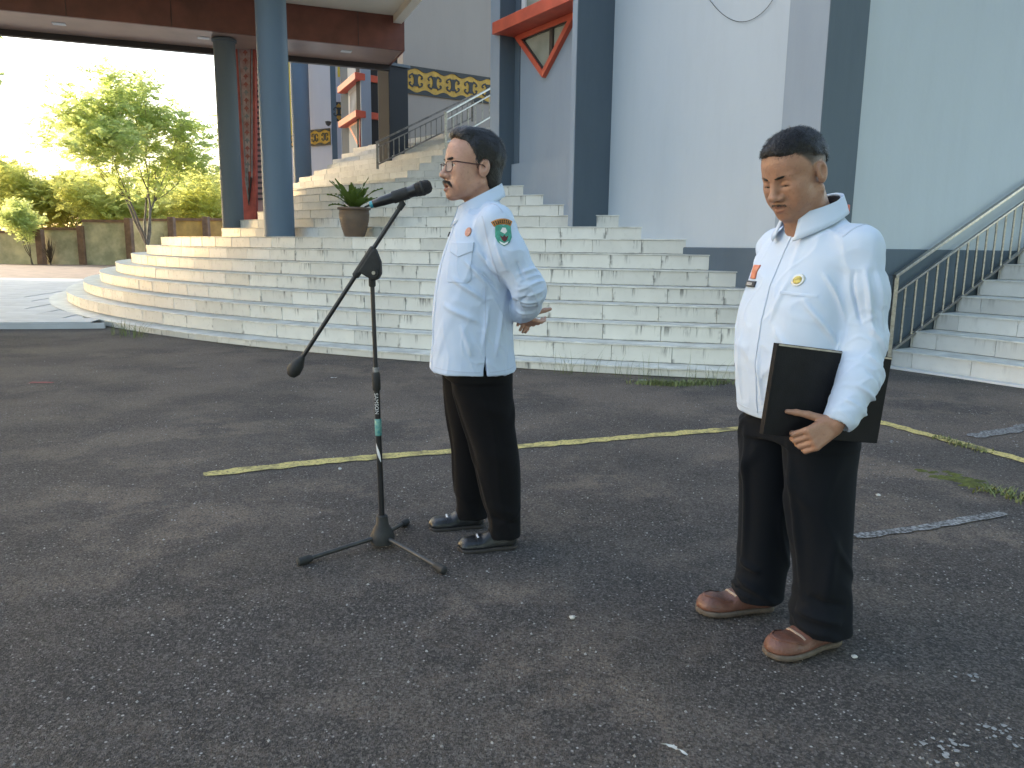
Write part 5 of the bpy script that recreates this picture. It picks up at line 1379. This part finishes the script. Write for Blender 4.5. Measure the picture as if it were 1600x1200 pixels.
# side slits at the hem
for s in (1, -1): f.op(lambda x, y, z, s=s: np.maximum(np.abs(x - .012 + 0 * z) - np.clip((.80 - z) * .10, 0, .012), np.maximum(z - .80, .12 - s * y)), (-.03, .1 * s - .2, .6), (.05, .1 * s + .25, .80), .002, True)
P, Q = f.mesh(1); N = normals(P, Q)
P = P + N * (.004 * wob(P, 5, 26, 8, (1, 1, .5)) + .0015 * wob(P, 6, 70, 7))[:, None]
arm = np.clip((np.abs(P[:, 1]) - .19) / .03, 0, 1) * np.clip((1.2 - P[:, 2]) / .12, 0, 1); tor = np.clip((1.22 - P[:, 2]) / .1, 0, 1) * np.clip((.21 - np.abs(P[:, 1])) / .03, 0, 1)
P = P + N * (.0045 * arm * crease(P, 41, 55, (1, 1, 1.1), .16) + .0035 * tor * crease(P, 42, 20, (1.2, 1.2, .7), .10) + .0018 * crease(P, 43, 48, (1, 1, .6), .10))[:, None]
fl = []
for s in (1, -1):
    y_ = .21 * s
    for k in range(6): fl.append(((-.095, s * .255, .985 + .026 * k), (-.205, s * .255, 1.005 + .030 * k), .009, .007 if k % 2 else .0045))
    fl += [((-.09, s * .22, 1.00), (-.15, s * .27, 1.06), .010, -.006), ((-.10, s * .20, .975), (-.17, s * .20, .985), .008, .006)]
    fl += [((.05, s * .19, 1.22), (-.02, s * .23, 1.09), .014, .009), ((.09, s * .17, 1.17), (.0, s * .205, 1.07), .013, .008), ((.13, s * .15, 1.10), (.01, s * .21, 1.01), .016, .008), ((.16, s * .12, 1.0), (.03, s * .205, .93), .018, .007),
           ((-.01, s * .24, 1.27), (-.06, s * .262, 1.12), .013, .006), ((.0, s * .205, 1.0), (.02, s * .21, .84), .012, .007), ((-.06, s * .19, .98), (-.03, s * .2, .80), .014, .008), ((.10, s * .17, .93), (.06, s * .2, .80), .018, .006),
           ((-.085, s * .268, 1.17), (-.13, s * .268, 1.09), .010, -.006), ((.04, s * .2, 1.14), (-.05, s * .21, 1.04), .010, -.008)]
P = folds(P, N, [(a, b, w * .62, h * 1.45) for a, b, w, h in fl])
sh1 = link('shirt', np_mesh('shirt', P, Q), MT['shirt'], m1)
bv1 = BVHTree.FromPolygons(P.tolist(), Q.tolist())
collar(sh1, MT['shirt'], (.006, 0), (.084, .072), lambda a: 1.330 + .082 * (1 - cos(a)) * .5, .20, .048, .054, .1)
L1 = (0, -1, 0)           # project from the wearer's left (camera side) inward
UX, UZ = (1, 0, 0), (0, 0, 1)
fr_ = Vector((-.62, -.78, 0))
pc_ = (.118, .17, 1.155)
decal('pocket', bv1, pc_, fr_, (.78, -.62, 0), UZ, [(-.055, -.06), (-.045, -.072), (.045, -.072), (.055, -.06), (.055, .06), (-.055, .06)], MT['shirt'], sh1, .003)
decal('pocket_flap', bv1, (.118, .17, 1.212), fr_, (.78, -.62, 0), UZ, [(-.058, -.012), (0, -.034), (.058, -.012), (.058, .022), (-.058, .022)], MT['shirt'], sh1, .006)
decal('badge', bv1, (.092, .18, 1.272), fr_, (.78, -.62, 0), UZ, [(.013 * cos(q * pi / 6), .017 * sin(q * pi / 6)) for q in range(12)], mat('copper_badge', (.55, .27, .18), rough=.4, metal=.3, vary=.3, vscale=90), sh1, .005)
decal('name_tag', bv1, (.16, .02, 1.265), (-1, 0, 0), (0, 1, 0), UZ, [(-.115, -.009), (-.045, -.009), (-.045, .009), (-.115, .009)], MT['black'], sh1, .005)
stitch = mat('shirt_seam_thread', (.44, .51, .64), rough=.9)
line_decal('seam', bv1, [(-.005, .16, 1.385), (-.045, .22, 1.33)], (0, -.6, -.8), .004, stitch, sh1)
line_decal('seam', bv1, [(.028, .25, 1.33), (.012, .25, 1.25), (-.010, .25, 1.16), (-.045, .25, 1.085)], L1, .004, stitch, sh1)
line_decal('seam', bv1, [(.012, .25, 1.07), (.014, .25, .95), (.013, .25, .80)], L1, .003, stitch, sh1)
line_decal('hem_stitch', bv1, [(.20, .1, .748), (.12, .25, .745), (.03, .25, .742)], L1, .0025, stitch, sh1)
line_decal('hem_stitch', bv1, [(-.005, .25, .742), (-.07, .25, .746), (-.12, .2, .75)], L1, .0025, stitch, sh1)
line_decal('placket', bv1, [(.25, .028, 1.34), (.25, .028, 1.2), (.25, .028, .95), (.25, .028, .73)], (-1, 0, 0), .030, MT['shirt'], sh1, .002)
# sleeve emblem: orange arc with lettering above a green shield
gold2 = mat('orange_patch_cloth', (.46, .20, .05), rough=.8, vary=.3, vscale=80); green = mat('green_patch_cloth', (.06, .30, .22), rough=.75, vary=.25, vscale=80)
ec = (-.045, .25, 1.262)
def arcp(r0, r1, a0, a1, n=10):
    return [(r1 * cos(a0 + (a1 - a0) * i / n), r1 * sin(a0 + (a1 - a0) * i / n)) for i in range(n + 1)] + [(r0 * cos(a1 + (a0 - a1) * i / n), r0 * sin(a1 + (a0 - a1) * i / n)) for i in range(n + 1)]
ux = (-1, 0, 0)
ap_ = decal('sleeve_arc', bv1, (ec[0], .25, ec[2] - .022), L1, ux, UZ, arcp(.060, .081, radians(62), radians(124)), gold2, sh1, .003)
for i in range(9):
    a = radians(119 - i * 6.4); p = Vector((ec[0] - .0705 * cos(a), .25, ec[2] - .022 + .0705 * sin(a)))
    decal('letter', bv1, p, L1, (sin(a) * -1, 0, cos(a) * -1) if False else (-sin(a), 0, -cos(a)), (-cos(a), 0, sin(a)), [(-.0022, -.006), (.0022, -.006), (.0016, .0), (.0024, .006), (-.002, .006), (-.001, 0)], MT['black'], ap_, .0048, 0)
shp = [(-.030, .034), (-.012, .038), (0, .034), (.012, .038), (.030, .034), (.031, -.008), (.022, -.028), (0, -.042), (-.022, -.028), (-.031, -.008)]
sd_ = decal('shield_patch', bv1, ec, L1, ux, UZ, [(x * .98, y * .98) for x, y in shp], green, sh1, .003)
decal('shield_emblem', bv1, (ec[0], .25, ec[2] + .012), L1, ux, UZ, [(-.012, .0), (-.004, .014), (.008, .013), (.013, .0), (.004, -.009)], MT['white'], sd_, .0048, 0)
decal('shield_emblem', bv1, (ec[0] - .002, .25, ec[2] - .010), L1, ux, UZ, [(-.016, .008), (-.006, .002), (0, .010), (.006, .002), (.016, .008), (.008, -.010), (0, -.016), (-.008, -.010)], mat('maroon_thread', (.10, .02, .025), rough=.8), sd_, .0052, 0)
decal('shield_emblem', bv1, (ec[0], .25, ec[2] - .028), L1, ux, UZ, [(-.017, .005), (0, -.003), (.017, .005), (.012, -.004), (0, -.010), (-.012, -.004)], MT['white'], sd_, .0048, 0)
# trousers
f = Field(arr(-.25, .22, .0045), arr(-.26, .26, .0045), arr(.02, .90, .0045))
f.loft([(.70, .155, -.115, .185, 0), (.80, .15, -.12, .18, 0), (.88, .14, -.11, .17, 0)], .03)
f.loft([(.050, -.015, -.150, .064, .128), (.085, -.020, -.150, .062, .128), (.20, .004, -.148, .066, .124), (.39, .042, -.138, .074, .115), (.55, .092, -.122, .086, .102), (.72, .142, -.112, .095, .092)], .02, 2.2)
f.loft([(.046, .090, -.050, .062, -.125), (.085, .082, -.050, .060, -.125), (.20, .090, -.060, .064, -.122), (.39, .104, -.07, .074, -.112), (.55, .128, -.085, .086, -.10), (.72, .150, -.105, .095, -.09)], .02, 2.2)
P, Q = f.mesh(1); N = normals(P, Q); P = P + N * (.0045 * wob(P, 9, 24, 7, (1, 1, .45)) + .004 * crease(P, 51, 17, (1, 1, .8), .10) + .006 * np.clip((.22 - P[:, 2]) / .15, 0, 1) * crease(P, 52, 30, (.6, .6, 2.0), .14))[:, None]
P = folds(P, N, [((.155, .09, .70), (-.020, .128, .12), .010, .010), ((.16, -.09, .70), (.082, -.125, .12), .010, .010), ((.02, .19, .20), (-.14, .17, .15), .02, .007), ((.0, .19, .15), (-.14, .17, .11), .012, -.006), ((.06, .19, .62), (-.10, .17, .55), .025, .006), ((-.12, .1, .62), (-.10, .16, .5), .02, .007), ((.07, .18, .45), (-.12, .17, .36), .03, .006)])
link('trousers', np_mesh('trousers', P, Q), MT['trouser'], m1)
DN = (0, 0, -1)
for hl_, to_, cx_, cy_ in (((-.135, .128, 0), (.108, .142, 0), .022, .138), ((-.035, -.125, 0), (.205, -.118, 0), .120, -.120)):
    s_, bs = shoe('shoe', m1, hl_, to_, .098, .058, MT['leather'], MT['sole'], .085, .8)
    line_decal('vamp_strap', bs, [(cx_, cy_ - .045, .2), (cx_ + .006, cy_, .2), (cx_, cy_ + .045, .2)], DN, .022, MT['leather'], s_, .003)
    line_decal('buckle', bs, [(cx_ + .008, cy_ - .02, .2), (cx_ + .010, cy_, .2), (cx_ + .008, cy_ + .022, .2)], DN, .007, MT['white'], s_, .006)
# ------------------------------------------------------------------ man with the folder
PSI2 = radians(180 + 25)
O2 = Vector((.905, 2.37, 0))
m2 = person_root(O2, PSI2, 'man with cropped hair looking down, holding a black folder at his hip')
H2 = dict(o=np.array((.086, .0, 1.438)), R=frame(0, radians(4), radians(24)), sc=1.0)
SHY = 1.0
f = Field(arr(-.20, .26, .0032), arr(-.26, .39, .0034), zgrid([(.03, .58, .014), (.58, .80, .0031), (.80, 1.26, .008), (1.26, 1.60, .0027)]))
HW = (.130, .258, .748)          # left wrist
def ex2(f):
    f.loft([(.72, .12, -.10, .16, 0), (.90, .15, -.10, .165, 0), (1.10, .12, -.10, .165, 0), (1.22, .06, -.09, .15, 0), (1.28, .04, -.06, .08, 0)], .03)
    f.chain([(-.015, .15, 1.21), (-.012, .205, .97), HW], [.05, .04, .027], .02); f.chain([(-.03, -.16, 1.21), (-.10, -.175, .95), (-.10, -.15, .78)], [.05, .038, .027], .02)
    for s in (1, -1): f.chain([(0, s * .09, .76), (.01, s * .11, .42), (-.03, s * .12, .06)], [.08, .055, .04], .02)
    hand(f, HW, (.84, -.10, -.46), (-.10, -1, -.30), (.50, 0, .85), 1.0, .95, .06, .15)
    hand(f, (-.10, -.15, .78), (.1, 0, -1), (0, 1, 0), (1, 0, 0), .95, .3, .05, .2)
def fade2(L, ay):
    x, z = L[:, 0], L[:, 2]; line = np.interp(z, [-.06, -.02, .0, .03, .06, .085], [-.04, -.02, .008, .022, .042, .06])
    m_ = np.clip((line - x) / .012, 0, 1) * np.clip((z + .035 + .0 * x) / .085, 0, 1); m_ = m_ * np.where((ay > .068) & (np.abs(x + .012) < .022) & (np.abs(z + .004) < .034), 0, 1)
    nape = np.clip((-.03 - x) / .02, 0, 1) * np.clip((z + .085) / .06, 0, 1); return np.clip(np.maximum(m_ * .92, nape * .9), 0, 1)
opt2 = dict(fat=.006, nose=1.25, eyes='down', fade=fade2, lash=-.004)
b2 = body_mesh(f, H2, opt2, [((-.01, 0, 1.24), (.045, 0, 1.37), .070, .060), ((.04, 0, 1.26), (.08, 0, 1.33), .05, .035)], ex2, SK2, m2)
for s in (1, -1): eye(m2, H2, s, 0, .6)
def hair2(x, y, z):
    ay = np.abs(y); d = d_ell(x, y, z, (-.008, 0, .041), (.1025, .0795, .0905)); d = smin(d, d_ell(x, y, z, (.03, 0, .080), (.062, .056, .044)), .02)
    line = np.interp(z, [.03, .05, .066, .078, .15], [-.06, .01, .058, .088, .12]); line = line - .5 * np.maximum(0, ay - .045)
    d = smax(d, x - line, .016); low = np.interp(np.clip(x, -.12, .1), [-.12, -.06, .0, .06, .1], [-.02, .012, .048, .066, .074]); return smax(d, low - z, .022)
flow2 = lambda p: np.stack([.9 - 1.2 * (p[:, 0] < -.02), .35 * np.sign(p[:, 1]), .1 - 1.0 * (p[:, 2] < .08)], 1)
head_part('hair', H2, hair2, MT['hair'], m2, st=(9000, .011, .0008, .5, flow2, None), disp=.0026, seed=8)
head_part('eyebrow', H2, brow(.6), MT['hair'], m2, st=(380, .007, .0006, .15, fb, None), lo=(.06, -.06, 0), hi=(.12, .06, .04), h=.0016, disp=.0006)
head_part('moustache', H2, tache(.5), mat('thin_moustache', (.13, .075, .05), rough=.7, vary=.5, vscale=200), m2, st=(350, .006, .0006, .2, ft, None), lo=(.07, -.045, -.085), hi=(.12, .045, -.035), h=.0014, disp=.0007)
# shirt
f = Field(arr(-.26, .28, .004), arr(-.30, .36, .004), arr(.66, 1.38, .004))
f.loft([(.715, .168, -.150, .182, 0), (.80, .180, -.148, .186, 0), (.90, .188, -.142, .188, 0), (1.0, .182, -.138, .186, 0), (1.08, .166, -.136, .184, 0), (1.15, .142, -.132, .178, 0), (1.21, .115, -.122, .172, 0), (1.255, .092, -.105, .140, 0), (1.285, .082, -.085, .088, 0), (1.315, .076, -.07, .066, 0)], .02, 2.5)
for s in (1, -1): f.cone((-.02, s * .06, 1.278), (-.025, s * .145, 1.234), .036, .050, .04)
f.chain([(-.015, .148, 1.222), (-.015, .178, 1.10), (-.012, .205, .965)], [.068, .064, .058], .03)
f.chain([(-.012, .205, .965), (.04, .245, .86), (.102, .258, .772)], [.060, .053, .046], .022)
f.cone((.088, .259, .790), (.112, .259, .762), .046, .043, .004)
f.chain([(-.03, -.165, 1.22), (-.075, -.185, 1.08), (-.10, -.18, .95), (-.10, -.16, .80)], [.068, .062, .055, .042], .025)
f.cone((.04, 0, 1.345), (.08, 0, 1.40), .058, .09, .004, True); f.cone((.06, 0, 1.31), (.12, 0, 1.33), .045, .055, .004, True); f.ell((.0, 0, 1.385), (.076, .072, .055), .004, True)
f.ell((.01, 0, .69), (.165, .175, .05), .006, True)
f.cone((.126, .259, .742), (.154, .260, .700), .035, .035, .004, True)
P, Q = f.mesh(1); N = normals(P, Q)
P = P + N * (.004 * wob(P, 15, 24, 8, (1, 1, .45)) + .0015 * wob(P, 16, 75, 7))[:, None]
arm = np.clip((P[:, 1] - .19) / .03, 0, 1) * np.clip((1.15 - P[:, 2]) / .12, 0, 1)
P = P + N * (  .0022 * arm * crease(P, 61, 50, (1, 1, 1), .14) + .0038 * (1 - arm) * crease(P, 62, 18, (1.3, 1.3, .55), .09) + .0018 * crease(P, 63, 46, (1, 1, .6), .10))[:, None]
fl = [((.04, .27, 1.18), (.02, .30, .98), .012, .010), ((.0, .30, 1.20), (-.02, .32, 1.0), .014, .008), ((-.06, .28, 1.18), (-.07, .31, .98), .015, .007), ((.03, .29, 1.02), (-.04, .325, .92), .012, .010), ((.05, .31, .95), (-.02, .32, .84), .012, .009),
      ((.09, .31, .86), (.01, .32, .80), .010, .009), ((.11, .30, .81), (.05, .31, .765), .008, .010), ((.13, .285, .775), (.07, .305, .745), .006, .007), ((.06, .31, .90), (.0, .31, .80), .010, -.008),
      ((.10, .17, 1.16), (.03, .22, 1.02), .012, .008), ((.13, .14, 1.08), (.05, .20, .93), .014, .008), ((.165, .08, 1.0), (.10, .17, .85), .016, .007), ((.19, .03, .95), (.17, .06, .74), .012, .007), ((.18, -.06, .98), (.17, -.05, .75), .014, .006),
      ((.14, .1, 1.15), (.16, .06, 1.0), .014, .005), ((.03, .2, 1.0), (.05, .2, .80), .014, .008), ((.02, .21, 1.16), (-.0, .24, 1.0), .009, -.010), ((.12, -.12, 1.1), (.14, -.14, .85), .015, .007)]
P = folds(P, N, [((a[0], a[1] - .03, a[2]), (b[0], b[1] - .03, b[2]), w * .6, h * 1.2) for a, b, w, h in fl])
sh2 = link('shirt', np_mesh('shirt', P, Q), MT['shirt2'], m2); bv2 = BVHTree.FromPolygons(P.tolist(), Q.tolist())
collar(sh2, MT['shirt2'], (.010, 0), (.086, .076), lambda a: 1.284 + .060 * (1 - cos(a)) * .5, .40, .042, .054, .1)
# dark undershirt collar lining seen at the throat
o = collar(sh2, mat('navy_lining', (.012, .014, .025), rough=.9), (.010, 0), (.0825, .0725), lambda a: 1.282 + .060 * (1 - cos(a)) * .5, .40, .038, 0, .1); o.name = 'collar_lining'
FD = (-1, 0, 0); UY = (0, 1, 0)
line_decal('placket', bv2, [(.3, -.014, 1.28), (.3, -.014, 1.15), (.3, -.014, .95), (.3, -.014, .73)], FD, .034, MT['shirt2'], sh2, .0028)
st2 = mat('shirt_seam_thread_b', (.46, .53, .64), rough=.9)
line_decal('seam', bv2, [(.3, .003, 1.26), (.3, .003, 1.0), (.3, .003, .73)], FD, .002, st2, sh2)
line_decal('seam', bv2, [(.05, .155, 1.4), (-.005, .165, 1.4), (-.06, .165, 1.4)], (0, 0, -1), .004, st2, sh2)
line_decal('pocket_welt', bv2, [(.3, .055, 1.098), (.3, .150, 1.092)], FD, .007, MT['shirt2'], sh2, .003)
line_decal('hem_stitch', bv2, [(.3, -.15, .738), (.3, 0, .735), (.3, .15, .738)], FD, .0025, st2, sh2)
decal('orange_badge', bv2, (.2, -.094, 1.152), FD, UY, UZ, rect(.034, .042), mat('orange_red_badge', (.55, .12, .06), rough=.5, col2=(.60, .25, .12), vscale=60), sh2, .005)
nt_ = decal('name_tag', bv2, (.2, -.098, 1.115), FD, UY, UZ, rect(.062, .018), mat('black_tag', (.02, .022, .03), rough=.35), sh2, .006)
for i in range(7): decal('letter', bv2, (.2, -.115 + .0055 * i, 1.1155), FD, UY, UZ, [(-.0018, -.0036), (.0018, -.0036), (.0012, 0), (.0018, .0036), (-.0018, .0036), (-.0006, 0)], MT['white'], nt_, .0078, 0)
pn = decal('gold_pin', bv2, (.2, .092, 1.135), FD, UY, UZ, [(.017 * cos(q * pi / 8), .017 * sin(q * pi / 8)) for q in range(16)], mat('pin_silver', (.60, .60, .55), rough=.35, metal=.4), sh2, .005)
decal('gold_centre', bv2, (.2, .092, 1.135), FD, UY, UZ, [(.0115 * cos(q * pi / 8), .0115 * sin(q * pi / 8)) for q in range(16)], mat('pin_gold', (.50, .40, .10), rough=.4, metal=.4, vary=.4, vscale=120), pn, .0068, .001)
# trousers
f = Field(arr(-.24, .24, .0045), arr(-.25, .25, .0045), arr(.0, .86, .0045))
f.loft([(.64, .13, -.125, .185, 0), (.74, .135, -.125, .18, 0), (.84, .13, -.115, .17, 0)], .03)
f.loft([(.048, .070, -.105, .088, .135), (.10, .060, -.105, .086, .132), (.22, .066, -.105, .084, .126), (.40, .086, -.11, .090, .112), (.55, .112, -.118, .094, .10), (.68, .128, -.122, .096, .092)], .02, 2.2)
f.loft([(.048, .085, -.090, .086, -.125), (.10, .072, -.090, .084, -.122), (.22, .074, -.095, .082, -.118), (.40, .090, -.10, .088, -.108), (.55, .112, -.112, .094, -.098), (.68, .128, -.12, .096, -.09)], .02, 2.2)
P, Q = f.mesh(1); N = normals(P, Q); P = P + N * (.006 * wob(P, 19, 22, 7, (1, 1, .5)) + .005 * crease(P, 71, 16, (1, 1, .8), .10) + .008 * np.clip((.25 - P[:, 2]) / .15, 0, 1) * crease(P, 72, 28, (.6, .6, 2.0), .14))[:, None]
P = folds(P, N, [(a_, b_, w_, h_ * 1.5) for a_, b_, w_, h_ in [((.13, .09, .68), (.062, .13, .16), .012, .009), ((.13, -.09, .68), (.07, -.12, .16), .012, .009), ((.08, .10, .13), (-.02, .22, .10), .016, .012), ((.08, .16, .18), (-.04, .21, .15), .014, -.008), ((.09, .1, .08), (.02, .21, .065), .012, .010), ((.09, -.16, .13), (.06, -.05, .10), .014, .012), ((.09, -.14, .19), (.05, -.06, .165), .012, .010), ((.10, -.16, .08), (.08, -.06, .07), .010, .008),
                    ((.12, .06, .6), (.09, .16, .45), .02, .007), ((.11, .03, .5), (.07, .1, .3), .02, .008), ((.11, -.05, .62), (.09, -.15, .45), .02, .007), ((.02, .2, .4), (.04, .2, .15), .02, .007)]])
link('trousers', np_mesh('trousers', P, Q), MT['trouser2'], m2)
lm_ = mat('tan_lace', (.36, .27, .2), rough=.8); DN = (0, 0, -1)
s_, bs = shoe('shoe', m2, (-.085, .135, 0), (.195, .140, 0), .112, .066, MT['brownleather'], MT['sole_br'], .082, .0)
line_decal('stitched_seam', bs, [(.098, .092, .2), (.135, .098, .2), (.165, .118, .2), (.172, .138, .2), (.165, .160, .2), (.138, .178, .2), (.100, .186, .2)], DN, .005, MT['brownleather'], s_, .0035)
line_decal('lace', bs, [(.082, .100, .2), (.088, .140, .2), (.084, .178, .2)], DN, .005, lm_, s_, .003)
s_, bs = shoe('shoe', m2, (-.06, -.118, 0), (.205, -.185, 0), .112, .066, MT['brownleather'], MT['sole_br'], .082, .0)
line_decal('stitched_seam', bs, [(.098, -.205, .2), (.140, -.210, .2), (.170, -.200, .2), (.180, -.178, .2), (.168, -.155, .2), (.140, -.130, .2), (.110, -.120, .2)], DN, .005, MT['brownleather'], s_, .0035)
line_decal('lace', bs, [(.080, -.190, .2), (.090, -.160, .2), (.092, -.125, .2)], DN, .005, lm_, s_, .003)
# ------------------------------------------------------------------ folder in his hand
MW = Matrix.Translation(O2) @ Matrix.Rotation(PSI2, 4, 'Z')      # held along his left hip, under the forearm
bl2, br2 = MW @ Vector((.310, .178, .715)), MW @ Vector((-.075, .232, .664)); up3 = MW @ Vector((.280, .172, .975))
fx = (br2 - bl2); fwid = fx.length; fx.normalize(); fz = (up3 - bl2); fz = fz - fx * fz.dot(fx); fhei = .255; fz.normalize(); fy = fz.cross(fx).normalized(); fz = fx.cross(fy)
fo = empty('folder', bl2); tag(fo, 'shiny black folder with a pale edge held against the hip', 'folder')
RF = Matrix((fx, fy, fz)).transposed()
bk = mat('black_folder_vinyl', (.009, .009, .011), rough=.6, spec=.2, vary=.3, vscale=12, bump=.1, bscale=300)
ctr = fx * fwid / 2 + fz * fhei / 2
MB().box(ctr, (fwid, .0035, fhei), RF).build('cover', bk, fo, bevel=.0012)
MB().box(ctr + fy * .014, (fwid, .0035, fhei), RF).build('cover', bk, fo, bevel=.0012)
MB().box(ctr + fy * .007 + fz * .001, (fwid - .012, .0095, fhei - .006), RF).build('pages', MT['white'], fo)
MB().box(ctr + fy * .007 - fx * (fwid / 2 + .001), (.004, .0185, fhei), RF).build('spine', bk, fo, bevel=.0012)
MB().box(ctr - fy * .0025 + fz * (fhei / 2 - .004), (fwid - .004, .0012, .005), RF).build('edge_strip', MT['steel'], fo)
